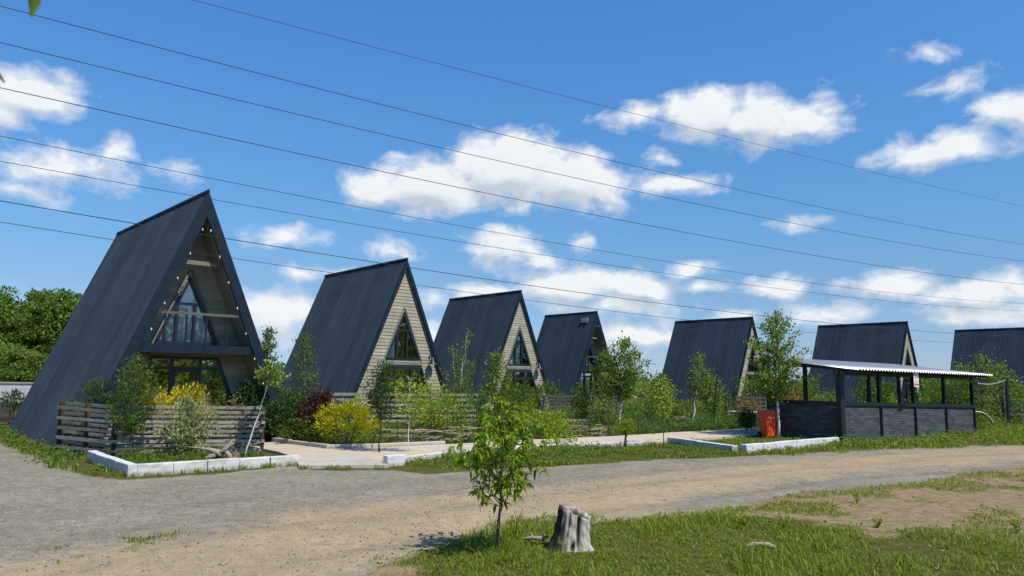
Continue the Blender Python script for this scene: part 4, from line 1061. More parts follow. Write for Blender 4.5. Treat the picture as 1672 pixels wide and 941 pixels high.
ar.tube([(0, 0, -.1)]+pts, .022, 8); o = ar.build('hoop_pipe', M_birch, loc=(b[0]+.1, b[1]+.2, 0)); tag(o, 'bent pale hoop sticking out of the grass right of the shelter', 'hoop')

# --- low juniper mounds and beds along the far side of the path
for k, (x_, y_, w, h_, lb) in enumerate(((3.9, 23.6, 1.5, .38, 'low dark juniper mound at the bend of the path'), (5.4, 24.9, 1.6, .42, 'low dark juniper mound below the slim birch'), (6.8, 25.9, 1.5, .46, 'low dark juniper mound left of the ball headed tree'), (8.3, 26.3, 1.4, .52, 'low dark juniper mound near the shelter end'),
      (4.6, 26.8, 1.5, .5, 'spreading green mound behind the first juniper'), (7.6, 28.4, 1.6, .6, 'spreading green mound behind the ball headed tree'), (1.6, 27.6, 1.3, .55, 'spreading green mound before the dark slatted fence'), (2.9, 28.6, 1.4, .6, 'spreading green mound behind the white birch stem'), (-.4, 24.2, 1.2, .6, 'leafy green mound behind the woven branch fence'), (5.9, 28.6, 1.5, .65, 'spreading green mound between the two birches'))):
    shrub('low_juniper' if k < 4 else 'leafy_mound', lb, (x_, y_), w, h_, L_hedge if k < 4 else L_mid, 1000, .07, .35, 80+k, clumps=40, clump=.08, d=w*.8, group='low mounds along the garden beds')
for (px, py, ln, lb) in ((1108, 690, 2.4, 'brown timber edging of the bed below the slim birch'), (935, 696, 1.5, 'short timber edging of the bed right of the sapling')):
    b = gb(px, py); mb = MB(); mb.box((0, 0, .13), (ln, .05, .22), .5); o = mb.build('timber_edging', M_oldwood, loc=(b[0], b[1], 0)); tag(o, lb, 'edging')
bq = gb(1190, 688); mb = MB(); pts = [(k*.2, .02*math.sin(k), .42-.05*math.sin(math.pi*k/8)) for k in range(9)]
mb.tube([(0, 0, 0)]+pts+[(1.6, 0, 0)], .035, 8); o = mb.build('low_rail', M_birch, loc=(bq[0], bq[1], 0)); tag(o, 'low white rail bent over the bed before the cabin behind the birch', 'rail')

# --- woven branch fences
def wattle(label, pts, h, n, seed):
    r = random.Random(seed); root = thing('woven_branch_fence', (*pts[0], 0), label, 'fence', 'woven branch fences')
    O = Vector((*pts[0], 0)); mb = MB(); st = MB()
    for i in range(len(pts)-1):
        a = Vector((*pts[i], 0))-O; b = Vector((*pts[i+1], 0))-O; L = (b-a).length; d = (b-a)/L; nr = Vector((-d.y, d.x, 0)); ns = max(2, int(L/.45)+1)
        for k in range(ns):
            p = a+d*(L*k/(ns-1)); st.tube([p-Vector((0, 0, .05)), p+Vector((r.uniform(-.02, .02), 0, h*r.uniform(1.0, 1.25)))], [.022, .018], 6)
        for q in range(n):
            z = h*(q+.5)/n+r.uniform(-.015, .015); l0 = r.uniform(-.15, .3)*L; l1 = r.uniform(.6, 1.05)*L; ph = q % 2*math.pi; pl = []
            for k in range(13):
                s = l0+(l1-l0)*k/12
                pl.append(a+d*s+nr*(.035*math.sin(math.pi*s/.45+ph))+Vector((0, 0, max(.02, z+r.uniform(-.018, .018)+.04*math.sin(s*2+q)))))
            mb.tube(pl, [r.uniform(.008, .016)]*13, 5)
    mb.build('woven_branches', M_stick, root, smooth=True); st.build('stakes', M_darkbark, root)
wattle('woven branch fence along the bed right of the golden bush', [(-3.15,18.7), (-1.7,19.9), (-.6,20.6)], .36, 15, 1)
wattle('woven branch fence ending in a block right of the foreground sapling', [(.9,21.6), (2.3,22.3), (2.9,22.7)], .34, 14, 2)

# --- driftwood in the kerbed bed
dr = thing('driftwood_log', (-5.95, 15.05, .03), 'bleached forked driftwood log lying in the kerbed bed below the nearest fence', 'driftwood'); dr.scale = (.8, .8, .8)
mb = MB(); mb.tube([(-.55,.05,.30),(-.35,.03,.285),(-.1,0,.27),(.12,0,.24),(.32,.0,.17),(.42,.0,.10)], [.015,.022,.03,.05,.085,.06], 9)
mb.tube([(.34,0,.15),(.46,.02,.22),(.56,.03,.36),(.66,.05,.47),(.70,.05,.45)], [.075,.055,.04,.03,.016], 9)
mb.tube([(.40,-.01,.14),(.52,-.02,.25),(.64,0,.38),(.70,.03,.40)], [.05,.04,.03,.02], 8)
mb.tube([(.30,0,.14),(.12,-.03,.06),(-.02,-.05,-.03)], [.07,.06,.05], 8); mb.tube([(.50,.0,.22),(.60,.02,.10),(.62,.03,-.03)], [.05,.06,.07], 8)
mb.build('log', M_drift, dr, smooth=True)
for k, (px, py) in enumerate(((350, 752), (383, 751), (298, 750))):
    b = gb(px, py); mb = MB()
    r = np.random.default_rng(k); prof = [(.10, -.04), (.13, .03), (.10, .11), (.04, .15)]; mb.lathe(prof, n=9)
    mb.v = [(x*(1+.25*r.normal()*.5), y*(1+.2*r.normal()*.5), z) for x, y, z in mb.v]
    o = mb.build('field_stone', M_plinth, loc=(b[0], b[1], 0)); tag(o, ['dark stone under the driftwood log', 'dark stone right under the raised end of the driftwood', 'dark stone left of the driftwood log'][k], 'stone')

# --- tree stump
st = thing('tree_stump', (*gb(936, 900), .02), 'weathered silver tree stump with a dark crack in the foreground grass', 'stump')
nth, nz = 96, 26; V = []; r = np.random.default_rng(5)
th = np.linspace(0, 2*np.pi, nth, endpoint=False)
flare = .30*np.clip(np.cos(th-(-.7)), 0, 1)**6 + .22*np.clip(np.cos(th-(-1.75)), 0, 1)**8+.25*np.clip(np.cos(th-3.5), 0, 1)**5+.2*np.clip(np.cos(th-1.5), 0, 1)**4
topz = .372+.035*np.cos(th-2.9)+.008*np.sin(5*th)+.007*np.sin(9*th+1)
crack = 1.25*np.exp(-((th-5.02)/.125)**2)+ .45*np.exp(-((th-4.33)/.05)**2)+.35*np.exp(-((th-5.75)/.05)**2)+.3*np.exp(-((th-3.75)/.06)**2)
topz = topz-.05*np.clip(np.cos(th-5.9), 0, 1)**2
flut = .010*np.sin(5*th+.5)+.005*np.sin(13*th)+.004*np.sin(29*th+2)+.003*r.normal(size=nth)
for k in range(nz):
    t = k/(nz-1)
    for i in range(nth):
        rad = .178-.026*t+flut[i]*(1-.3*t)+flare[i]*.52*(1-t)**3.2 - .075*crack[i]*min(1, .25+1.1*t)+.004*math.sin(t*20+th[i]*5)
        hole = math.exp(-((th[i]-4.72)/.13)**2-((t-.22)/.10)**2); rad -= .07*hole
        z = topz[i]*t-.04*(1-t)
        V.append((rad*math.cos(th[i])+(.045*t-.03), rad*math.sin(th[i])*.9, z))
Fc = [(k*nth+i, k*nth+(i+1) % nth, (k+1)*nth+(i+1) % nth, (k+1)*nth+i) for k in range(nz-1) for i in range(nth)]
for f, dz in ((.80, -.01), (.5, -.09), (.2, -.14)):
    base_i = len(V)
    for i in range(nth):
        x, y, z = V[(nz-1)*nth+i]; V.append((.015+(x-.015)*f, y*f, z+dz+.01*math.sin(11*th[i])))
    p0 = base_i-nth
    Fc += [(p0+i, p0+(i+1) % nth, base_i+(i+1) % nth, base_i+i) for i in range(nth)]
def stumpmat():
    m, t, b = mat('stump_wood'); tc = t.new('ShaderNodeTexCoord'); v = tc.outputs['Object']
    sp = t.new('ShaderNodeSeparateXYZ'); t.l.new(v, sp.inputs[0]); a = t.math('ARCTAN2', sp.outputs[1], sp.outputs[0])
    cb = t.new('ShaderNodeCombineXYZ'); t.l.new(t.math('MULTIPLY', t.math('SINE', a), 1.0), cb.inputs[0]); t.l.new(t.math('COSINE', a), cb.inputs[1]); t.l.new(t.math('MULTIPLY', sp.outputs[2], .55), cb.inputs[2])
    n = t.noise(cb.outputs[0], 16, 8, .7); n2 = t.noise(cb.outputs[0], 5, 5, .6)
    c = t.mix(t.ramp(n, .38, .62), (.25, .205, .155), (.49, .45, .40)); c = t.mix(t.ramp(n2, .58, .70, 0, .7), c, (.20, .14, .09))
    # dark charred bark remains on the left face, moss low down
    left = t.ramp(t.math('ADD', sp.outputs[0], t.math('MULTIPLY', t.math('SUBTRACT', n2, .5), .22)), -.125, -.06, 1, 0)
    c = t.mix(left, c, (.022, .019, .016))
    nm = t.noise(v, 14, 5, .6); ms = t.math('MULTIPLY', t.ramp(nm, .52, .62), t.ramp(sp.outputs[2], .10, .24, 1, 0)); ms = t.math('MULTIPLY', ms, t.ramp(sp.outputs[0], -.05, .0, 1, 0))
    c = t.mix(ms, c, (.12, .12, .015))
    at = t.new('ShaderNodeAttribute', attribute_name='crack').outputs['Fac']; c = t.mix(t.ramp(at, .25, .75, 0, .95), c, (.018, .014, .011))
    t.l.new(c, b.inputs['Base Color']); b.inputs['Roughness'].default_value = .85
    bn = t.new('ShaderNodeBump'); bn.inputs['Strength'].default_value = .7; bn.inputs['Distance'].default_value = .012; t.l.new(n, bn.inputs['Height']); t.l.new(bn.outputs[0], b.inputs['Normal'])
    return m
so = np_mesh('wood', V, Fc, stumpmat(), st, smooth=True)
ca = np.zeros(len(V)); 
for k in range(nz):
    t = k/(nz-1); ca[k*nth:(k+1)*nth] = crack*min(1, .15+1.5*t)
    ca[k*nth:(k+1)*nth] = np.maximum(ca[k*nth:(k+1)*nth], np.exp(-((th-4.72)/.13)**2-((t-.22)/.09)**2)*1.2)
ca[nz*nth:nz*nth+nth] = np.maximum(.45, crack); ca[nz*nth+nth:] = 1.0
a_ = so.data.attributes.new('crack', 'FLOAT', 'POINT'); a_.data.foreach_set('value', ca.astype(np.float32))

# --- foreground sapling with large hanging leaves
b = gb(812, 905); hs_ = H(b, 800, 640)
tree('broadleaf_sapling', 'foreground sapling with large drooping bright green leaves and a thin grey stem', 'tree', b, hs_, .50, .42, 'round', L_bright, M_bark, nb=44, nl=2000, ls=.072, ratio=.42, tr=.017, up=.75, droop=.04, clump=.06, tuft=7, seed=121, big=True, kinks=.018, lean=(.06, 0))
# --- small bits on the ground
mb = MB(); mb.tube([(-.12,0,.03),(-.02,.02,.035),(.08,.01,.03),(.14,.03,.05)], [.012,.02,.024,.012], 7); mb.tube([(.0,.02,.03),(-.04,.06,.09)], [.012,.004], 5)
bq = gb(872, 893); o = mb.build('broken_branch', M_drift, loc=(bq[0], bq[1], .04+.01), smooth=True); tag(o, 'short broken pale branch in the grass left of the stump', 'branch')
mb = MB(); mb.tube([(-.15,0,.0),(-.06,.02,.022),(.02,0,.03),(.09,.015,.022),(.16,-.01,.0)], [.012,.028,.022,.03,.010], 7)
bq = gb(1240, 906); o = mb.build('wood_chunk', M_drift, loc=(bq[0], bq[1], .04+.03), smooth=True); tag(o, 'flat bleached piece of wood in the grass right of the stump', 'wood piece')
mb = MB(); mb.tube([(.0,0,0),(.03,.0,.12),(.05,.02,.22),(.10,.02,.34)], [.006,.005,.004,.002], 5); mb.tube([(.03,0,.12),(.10,.0,.20)], [.004,.002], 4)
bq = gb(838, 892); o = mb.build('dry_twig', M_darkbark, loc=(bq[0], bq[1], .04+.0)); tag(o, 'thin dark dry twig upright in the grass beside the foreground sapling', 'twig')

# ------------------------------------------------------------------ grass, weeds, stones
def blades(name, P, hgt, m, seed, wid=.006, lean=.5):
    r = np.random.default_rng(seed); n = len(P); az_ = r.uniform(0, 2*np.pi, n); d = np.stack([np.cos(az_), np.sin(az_), np.zeros(n)], 1)
    side = np.stack([-np.sin(az_), np.cos(az_), np.zeros(n)], 1)*wid*r.uniform(.6, 1.3, n)[:, None]
    ln = lean*r.uniform(.1, 1.2, n)[:, None]*hgt[:, None]; up = np.array([0, 0, 1.0])*hgt[:, None]
    q0 = P; q1 = P+up*.55+d*ln*.28; q2 = P+up*(.98-.25*ln/np.maximum(hgt[:, None], .01)*.6)+d*ln
    V = np.stack([q0-side, q0+side, q1-side*.8, q1+side*.8, q2-side*.12, q2+side*.12], 1).reshape(-1, 3)
    base_i = np.arange(n)[:, None]*6; Fc = np.concatenate([base_i+np.array([[0, 1, 3, 2]]), base_i+np.array([[2, 3, 5, 4]])], 0)
    return tag(np_mesh(name, V, Fc, m), kind='stuff')
def sample(poly, n, seed):
    r = np.random.default_rng(seed); poly = np.array(poly); lo = poly.min(0); hi = poly.max(0)
    p = r.uniform(lo, hi, (n, 2)); return p[sdist(p[:, 0], p[:, 1], poly) > 0], r
# foreground lawn: density falls where the dirt shows
xy, r = sample([(-3.2,4.6),(7,4.6),(14,9),(19,16),(10,15.6),(4,12.5),(0,9.2),(-2.6,6.8)], 420000, 31)
_, rm, lw, lwm, sm, n1_, n2_ = masks(xy[:, 0], xy[:, 1])
cl_ = fbm(xy[:, 0], xy[:, 1], .8, 4, 44); fine = fbm(xy[:, 0], xy[:, 1], .16, 2, 13)
fade = sst(4.2, .7, xy[:, 0]-.15*xy[:, 1]) 
dens = lwm*sst(.38, .54, cl_+.20*fade+ .03)*(.35+.65*sst(.35, .6, fine))
dens = np.maximum(dens, (1-rm)*sst(.45, .56, cl_)*.8)
dens *= 1/(1+.012*(xy[:, 1]-6)**2)*(.55+.45*fade)
stx, sty = st.location.x, st.location.y
dens *= (np.hypot((xy[:, 0]-stx)/.30, (xy[:, 1]-sty)/.22) > 1)
k = r.random(len(xy)) < dens*.95; xy = xy[k]; cl_ = cl_[k]; lwm_ = lwm[k]
hh = (.028+.075*sst(.36, .66, cl_))*r.uniform(.5, 1.35, len(xy))*(.6+.4*lwm_)
P = np.stack([xy[:, 0], xy[:, 1], gz(xy[:, 0], xy[:, 1])-.006], 1); print('lawn blades', len(P))
dry = r.random(len(P)) < np.where(xy[:, 0] > 3.2, .24, .07)
ug = np.repeat(np.arange(len(P)), 2); Pu = P[ug]+np.stack([r.normal(size=len(ug))*.035, r.normal(size=len(ug))*.035, np.zeros(len(ug))], 1)
blades('grass', Pu, r.uniform(.015, .045, len(Pu)), L_grass, 9, .004, 1.3)
hh = hh*np.exp(r.normal(size=len(hh))*.28); blades('grass', P[~dry], hh[~dry], L_grass, 1, .0042, 1.15); blades('dry_grass', P[dry], hh[dry]*.8, L_grassdry, 2, .0035, .9)
# small broad leaved weeds between the blades
kk = r.choice(len(P), 5200, replace=False); Pw_ = P[kk]+np.stack([np.zeros(5200), np.zeros(5200), r.uniform(.02, .06, 5200)], 1)
Aw = np.stack([r.normal(size=5200), r.normal(size=5200), r.uniform(-.1, .6, 5200)], 1); V, Fc = leaf_arrays(Pw_, Aw, r.uniform(.02, .05, 5200), .55, r)
tag(np_mesh('lawn_weeds', V, Fc, L_mid), kind='stuff')
# verge grass between path and road, beds, and garden cover
def cover(name, poly, n, seed, h0, h1, m=L_grass, wid=.006, sc=.9, thr=(.36, .5), leaves=0, leafm=None, lsz=.05, dryf=.0, avoid=()):
    xy, r = sample(poly, n, seed); c = fbm(xy[:, 0], xy[:, 1], sc, 4, seed)
    dd = sdist(xy[:, 0], xy[:, 1], np.array(poly)); edge = sst(-.05, .35, dd+(c-.5)*.5)
    k = r.random(len(xy)) < sst(*thr, c)*edge
    for (ax, ay, ar_) in avoid: k &= np.hypot(xy[:, 0]-ax, xy[:, 1]-ay) > ar_
    xy = xy[k]; c = c[k]
    hh = (h0+(h1-h0)*sst(.4, .68, c))*r.uniform(.5, 1.3, len(xy)); P = np.stack([xy[:, 0], xy[:, 1], gz(xy[:, 0], xy[:, 1])-.008], 1)
    d_ = r.random(len(P)) < dryf
    blades(name, P[~d_], hh[~d_], m, seed, wid, .7)
    if dryf: blades('dry_grass', P[d_], hh[d_]*.8, L_grassdry, seed+1, wid, .9)
    if leaves:
        j = r.choice(len(P), min(leaves, len(P)), replace=False); q = P[j]; q = q+np.stack([r.normal(size=len(j))*.03, r.normal(size=len(j))*.03, hh[j]*r.uniform(.4, 1.3, len(j))+.02], 1)
        A = np.stack([r.normal(size=len(j)), r.normal(size=len(j)), r.uniform(0, 1, len(j))], 1); V, Fc = leaf_arrays(q, A, lsz*r.uniform(.6, 1.3, len(j)), .5, r)
        tag(np_mesh('weeds', V, Fc, leafm or L_mid), kind='stuff')
    return P
VERGE = [(-2.05,14.6),(-1.3,14.2),(.2,14.5),(1.3,15.1),(3.9,16.7),(5.6,17.6),(5.3,18.4),(4.25,20.7),(3.6,19.75),(1.15,18.65),(-1.15,16.65),(-2.1,15.05)]
cover('verge_grass', VERGE, 70000, 61, .03, .13, wid=.007, leaves=5200, leafm=L_mid, dryf=.2, thr=(.30, .42))
cover('bed_grass', [(-7.85,14.95),(-6.22,12.95),(-4.2,14.7),(-5.2,16.05),(-7.75,15.3)], 16000, 62, .04, .16, leaves=2600, leafm=L_mid, wid=.007, thr=(.30, .45))
cover('bed_grass', [(4.45,20.8),(5.5,18.5),(8.9,21.3),(7.9,23.4),(6.4,22.3)], 16000, 63, .05, .17, leaves=1500, leafm=L_birch, wid=.008, dryf=.1, thr=(.3, .45))
cover('verge_grass', [(9.0,20.95),(5.5,17.9),(7,17.6),(9.9,19.3),(14,21.3),(22,26.6),(30,31),(30,34),(20,31.5),(16.2,26.4),(9.6,21.7)], 100000, 64, .06, .20, wid=.010, leaves=7000, leafm=L_birch, lsz=.08, dryf=.06, thr=(.28, .4))
cover('verge_grass', [(-14,24),(-17,20.4),(-12.3,18.4),(-10.2,16.0),(-8.3,14.2),(-6.35,12.55),(-7.6,13.2),(-9.8,15.0),(-7.95,14.85),(-8.0,15.25),(-9.7,16.25),(-10.0,16.6),(-14.6,21.9)], 70000, 65, .05, .20, wid=.009, leaves=6000, leafm=L_mid, lsz=.07, dryf=.05, thr=(.3, .42))
cover('garden_cover', [(-5.6,19.3),(-4.1,17.65),(-3.2,18.0),(-1.5,19.1),(.6,20.8),(2.9,22.4),(5.1,24.3),(9.0,27.3),(14,34),(3,33),(-2,27),(-5.8,24)], 90000, 66, .07, .24, m=L_cover, wid=.012, leaves=9000, leafm=L_mid, lsz=.09, thr=(.28, .42))
cover('garden_cover', [(10,27),(17,28),(28,33),(30,42),(10,40)], 36000, 67, .15, .4, m=L_cover, wid=.02, leaves=5000, leafm=L_birch, lsz=.11, thr=(.3, .42))
cover('garden_cover', [(3,34),(9,33.5),(15,38),(17,52),(9,49),(4.5,46)], 26000, 69, .15, .45, m=L_cover, wid=.03, leaves=3000, leafm=L_woodl, lsz=.14, thr=(.25, .4))
cover('sparse_grass', gp([(20,905),(120,880),(235,868),(330,870),(200,905),(90,925)]), 5200, 68, .02, .05, wid=.004, sc=.4, thr=(.44, .6), dryf=.3)
# straw and dead stalks lying about
xy, r = sample([(-3,5),(7,5),(14,9),(19,16),(10,15.6),(4,12.5),(0,9.2),(-2.6,6.8)], 9000, 91)
_, rm, lw, lwm, sm, *_ = masks(xy[:, 0], xy[:, 1]); k = r.random(len(xy)) < np.clip(1.05-rm*1.0, 0, 1)*(.25+.75*sst(.42, .6, fbm(xy[:, 0], xy[:, 1], .9, 3, 92))); xy = xy[k]; n = len(xy)
P = np.stack([xy[:, 0], xy[:, 1], gz(xy[:, 0], xy[:, 1])+r.uniform(.004, .02, n)], 1); az_ = r.uniform(0, 6.28, n)
V, Fc = leaf_arrays(P, np.stack([np.cos(az_), np.sin(az_), r.normal(size=n)*.12], 1), r.uniform(.025, .10, n), .07, r); tag(np_mesh('straw_litter', V, Fc, L_grassdry), kind='stuff')
# tufts along the foot of the kerb and the apron
xy = []
for a, c_, nn in (((-6.2,12.55), (-3.9,14.6), 60), ((-3.8,13.98), (-2.2,14.28), 30), ((5.5,18.0), (9.0,21.0), 70), ((-8.1,14.8), (-6.3,12.6), 40)):
    for q in range(nn//4):
        f = random.random(); cx, cy = a[0]+(c_[0]-a[0])*f, a[1]+(c_[1]-a[1])*f
        for w in range(26): xy.append((cx+random.gauss(0, .05), cy+random.gauss(0, .03)))
xy = np.array(xy); blades('kerb_grass', np.stack([xy[:, 0], xy[:, 1], gz(xy[:, 0], xy[:, 1])-.005], 1), np.random.default_rng(3).uniform(.03, .13, len(xy)), L_grass, 71, .006, .8)
# flowering weeds
for k, (px, py, hp, lb) in enumerate(((1216, 868, .20, 'yellow flowering weed right of the stump'), (1281, 872, .26, 'taller yellow flowering weed between the stump and the road'), (1400, 822, .22, 'yellow flowering weed in the tuft on the dirt right of centre'), (1432, 862, .16, 'low yellowish weed clump on the bare ground'), (1662, 872, .20, 'yellow weed at the right edge of the foreground'),
      (163, 768, .14, 'yellow flowering weed beside the left kerb corner'), (682, 762, .12, 'small orange flower on the verge beside the path'))):
    b = gb(px, py); r = np.random.default_rng(200+k); root = thing('flowering_weed', (b[0], b[1], float(gz(np.array([b[0]]), np.array([b[1]]))[0])-.005), lb, 'plant', 'yellow flowering weeds'); mb = MB(); P = []; Q = []
    for s in range(6):
        a = r.uniform(0, 6.28); e = np.array([math.cos(a)*.06, math.sin(a)*.06, hp*r.uniform(.6, 1)]); mb.tube([(0, 0, 0), tuple(e*.5*np.array([.6, .6, 1])), tuple(e)], [.003, .0025, .002], 4)
        P += [e+r.normal(size=3)*.012 for _ in range(6)]; Q += [e*f for f in r.uniform(.2, .8, 8)]
    mb.build('stems', L_grass, root); P = np.array(P); Q = np.array(Q)
    V, Fc = leaf_arrays(P, r.normal(size=P.shape), np.full(len(P), .017), .8, r); np_mesh('flowers', V, Fc, L_gold2, root)
    V, Fc = leaf_arrays(Q, r.normal(size=Q.shape)+np.array([0, 0, .4]), np.full(len(Q), .05), .3, r); np_mesh('leaves', V, Fc, L_bright, root)
# loose stones
ico = np.array([(0,0,1),(.894,0,.447),(.276,.851,.447),(-.724,.526,.447),(-.724,-.526,.447),(.276,-.851,.447),(.724,.526,-.447),(-.276,.851,-.447),(-.894,0,-.447),(-.276,-.851,-.447),(.724,-.526,-.447),(0,0,-1)])
icf = np.array([(0,1,2),(0,2,3),(0,3,4),(0,4,5),(0,5,1),(1,6,2),(2,7,3),(3,8,4),(4,9,5),(5,10,1),(6,7,2),(7,8,3),(8,9,4),(9,10,5),(10,6,1),(11,7,6),(11,8,7),(11,9,8),(11,10,9),(11,6,10)])
def stones(name, poly, n, smin, smax, m, seed):
    xy, r = sample(poly, n, seed); n = len(xy); s = smin*(smax/smin)**(r.random(n)**2.2); sc = r.uniform(.6, 1.2, (n, 3))*np.array([1, 1, .62])
    V = ico[None]*(1+.18*r.normal(size=(n, 12, 1)))*sc[:, None]*s[:, None, None]
    a = r.uniform(0, 6.28, n); cs, sn = np.cos(a)[:, None], np.sin(a)[:, None]
    V = np.stack([V[..., 0]*cs-V[..., 1]*sn, V[..., 0]*sn+V[..., 1]*cs, V[..., 2]], 2)
    z = gz(xy[:, 0], xy[:, 1])
    V += np.stack([xy[:, 0], xy[:, 1], z+s*.15], 1)[:, None]
    return tag(np_mesh(name, V.reshape(-1, 3), (np.arange(n)[:, None, None]*12+icf[None]).reshape(-1, 3), m), kind='stuff')
M_stone = leafmat('loose_stone', (.19, .165, .135), (.29, .25, .20), .55, 1.5, 0.0)
stones('gravel_stones', gp([(-250,800),(0,760),(160,790),(500,785),(760,780),(1000,775),(1100,790),(800,850),(620,905),(560,1000),(-350,1000)]), 20000, .006, .018, M_stone, 5)
stones('gravel_stones', gp([(1000,775),(1300,755),(1672,730),(1700,755),(1340,795),(1150,850),(900,860),(640,915),(700,830)]), 3500, .006, .020, M_stone, 6)
stones('dirt_stones', gp([(1150,850),(1340,800),(1672,765),(1750,900),(1500,960),(1250,900)]), 700, .007, .024, M_stone, 7)

# ------------------------------------------------------------------ background
def big_tree(name, label, base, h, cr, m, seed, group, nclump=105, per=150, leaf=.26):
    r = np.random.default_rng(seed); root = thing(name, (*base, 0), label, 'tree', group); mb = MB()
    mb.tube([(0, 0, -.1), (.1, 0, h*.3), (0, .1, h*.7)], [.035*h, .026*h, .01*h], 9)
    P = []; A = []
    for k in range(nclump):
        u = r.normal(size=3); u /= np.linalg.norm(u); rad = r.uniform(.68, 1.0)*(1+.10*r.normal())
        c = np.array([u[0]*cr*rad, u[1]*cr*rad, h*.54+u[2]*h*.43*rad])
        if k < 14: mb.tube([(0, 0, h*r.uniform(.25, .5)), tuple(c*np.array([.5, .5, .9])), tuple(c)], [.012*h, .008*h, .003*h], 5)
        s = cr*r.uniform(.12, .20); q = r.normal(size=(per, 3)); q = q/np.linalg.norm(q, axis=1, keepdims=True)*r.uniform(.55, 1.25, (per, 1))*s*np.array([1.25, 1.25, .75]); P.append(c+q); A.append(q*1.0+r.normal(size=(per, 3))*s+np.array([0, 0, .2*s]))
    P = np.concatenate(P); A = np.concatenate(A); k = P[:, 2] > .1; V, Fc = leaf_arrays(P[k], A[k], leaf*r.uniform(.6, 1.3, k.sum()), .55, r)
    mb.build('trunk', M_darkbark, root); np_mesh('crown', V, Fc, m, root)
for k, (px, y, dep, cr, lb) in enumerate(((-60, 478, 60, 3.6, 'woodland tree at the far left, half cut off by the photo edge'), (22, 474, 58, 3.1, 'woodland tree with a ragged top left of the nearest cabin'), (62, 486, 62, 2.7, 'woodland tree in the middle of the far left clump'), (104, 470, 59, 3.0, 'broad woodland tree directly beside the nearest cabin roof'), (160, 480, 62, 3.2, 'woodland tree partly hidden behind the nearest cabin roof'), (-10, 560, 50, 2.2, 'lower dark woodland tree at the left photo edge'))):
    x_ = (px-836)/1236*dep; big_tree('woodland_tree', lb, (x_, dep), D(px, y, dep)[2], cr, L_wood, 300+k, 'woodland trees behind the nearest cabin')
big_tree('woodland_bush', 'lighter green bushy tree below the dark woods at the left', ((40-836)/1236*44, 44), D(40, 570, 44)[2], 1.6, L_woodl, 320, None, 90, 90, .16)
big_tree('woodland_bush', 'light green bush at the foot of the nearest cabin roof on the left', ((85-836)/1236*46, 46), D(85, 580, 46)[2], 1.5, L_woodl, 321, None, 80, 90, .16)
b = ((36-836)/1236*27, 27.0); tree('garden_tree', 'small dark twisted tree before the white wall at the left edge', 'tree', b, D(36, 636, 27)[2], .42, .35, 'round', L_dark, M_darkbark, nb=24, nl=700, ls=.08, tr=.03, clump=.08, seed=330)
shrub('rusty_shrub', 'reddish green shrub at the left edge before the white wall', ((8-836)/1236*27, 27), .8, .75, L_rust, 500, .07, .5, 331, clumps=24)
wl = thing('white_wall', (-27.5, 40.0, 0), 'long low white wall at the left edge behind the fence', 'wall'); mb = MB(); mb.box((0, 0, .55), (9.5, .25, 1.0), .05); mb.build('wall_face', M_kerb, wl); mb = MB(); mb.box((0, 0, 1.08), (9.6, .35, .06), .05); mb.build('coping', M_kerb2, wl)
# belt of far trees all round
r = np.random.default_rng(77); P = []; A = []; Ls = []
for k in range(900):
    a = r.uniform(-math.pi, math.pi); front = abs(a) < 1.0
    dist = r.uniform(95, 150) if front else r.uniform(38, 75); hh = (r.uniform(1.5, 3.4) if front else r.uniform(3.0, 9.0))
    c = np.array([math.sin(a)*dist, math.cos(a)*dist, 0]); n = 60; u = r.normal(size=(n, 3)); u /= np.linalg.norm(u, axis=1, keepdims=True)
    w = r.uniform(1.6, 4.2); P.append(c+u*np.array([w, w, hh*.5])*r.uniform(.6, 1, n)[:, None]+np.array([0, 0, hh*.5])); A.append(u+r.normal(size=(n, 3))*.6); Ls.append(np.full(n, .65 if front else .9))
P = np.concatenate(P); A = np.concatenate(A); Ls = np.concatenate(Ls)*r.uniform(.6, 1.3, len(P)); k = (P[:, 2] > 0)
V, Fc = leaf_arrays(P[k], A[k], Ls[k], .7, r); tag(np_mesh('distant_trees', V, Fc, L_far), kind='stuff')

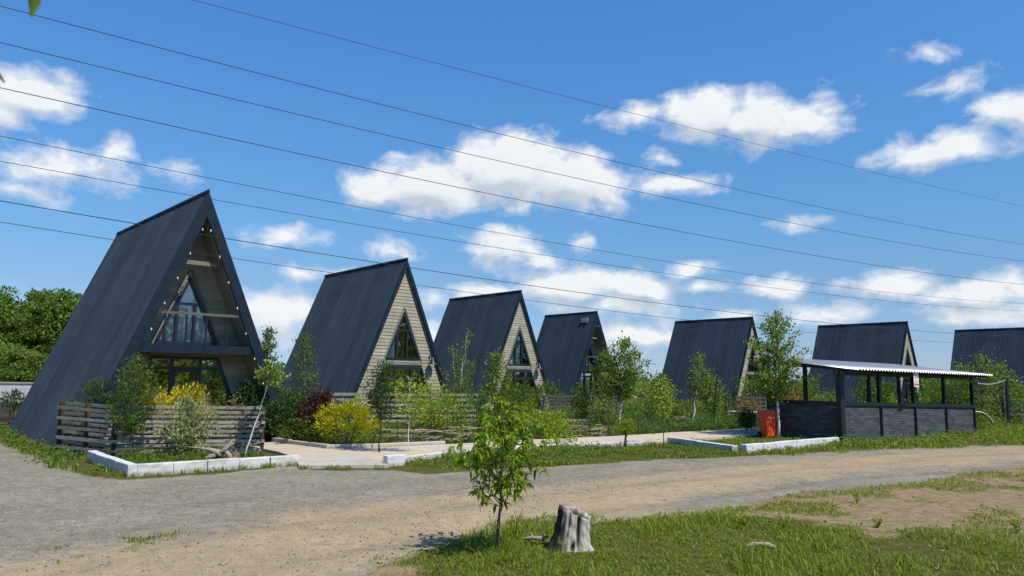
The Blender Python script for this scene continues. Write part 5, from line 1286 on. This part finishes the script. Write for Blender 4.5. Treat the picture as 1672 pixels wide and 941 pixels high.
r = np.random.default_rng(78); P = []; A = []
for k in range(260):
    x_ = r.uniform(-40, 75); y_ = r.uniform(62, 88); hh = r.uniform(.8, 2.0); w = r.uniform(.9, 2.2); n = 90; u = r.normal(size=(n, 3)); u /= np.linalg.norm(u, axis=1, keepdims=True)
    P.append(np.array([x_, y_, hh*.45])+u*np.array([w, w, hh*.55])*r.uniform(.55, 1, n)[:, None]); A.append(u+r.normal(size=(n, 3))*.6)
P = np.concatenate(P); A = np.concatenate(A); k = P[:, 2] > 0; V, Fc = leaf_arrays(P[k], A[k], r.uniform(.22, .5, k.sum()), .6, r); tag(np_mesh('far_shrubs', V, Fc, L_woodl), kind='stuff')
# --- leaf hanging into the upper left corner, from a tree beside the camera
lt = thing('overhanging_tree', (-1.9, .1, 0), 'green leaf of a nearby tree hanging into the upper left corner', 'tree'); mb = MB()
p1 = np.array(D(46, -40, .62)); p0 = np.array([-1.9, .1, 0])
loc = lambda p: tuple(np.asarray(p)-p0)
mb.tube([(0, 0, -.1), (.05, 0, 1.2), (.1, .02, 2.4), (.2, .1, 3.2)], [.07, .06, .045, .02], 9)
tw = [np.array([-1.8, .12, 2.3]), np.array([-1.2, .35, 2.42]), np.array([-.75, .52, 2.25]), p1]
mb.tube([loc(p) for p in tw], [.02, .012, .006, .002], 6); mb.build('trunk', M_bark, lt)
r = np.random.default_rng(9); P = [p1]; A = [np.array(D(49, 27, .62))-p1]; L = [float(np.linalg.norm(A[0]))]
q1 = np.array(D(-26, 112, .62)); P.append(q1); A.append(np.array(D(6, 136, .62))-q1); L.append(float(np.linalg.norm(A[1])))
mb2 = MB(); mb2.tube([loc(tw[1]), loc((tw[1]+q1)/2+np.array([0, 0, .05])), loc(q1)], [.005, .003, .001], 5); mb2.build('twig', M_bark, lt)
for k in range(260):
    c = np.array([-1.7, -.2, 2.9])+r.normal(size=3)*np.array([.5, .5, .35]); P.append(c); A.append(r.normal(size=3)+np.array([0, 0, -.4])); L.append(.07)
P = np.array(P); A = np.array(A); L = np.array(L); V, Fc = big_leaf_arrays(P-p0, A, L, .42, r, .0); np_mesh('crown', V, Fc, L_mid, lt)
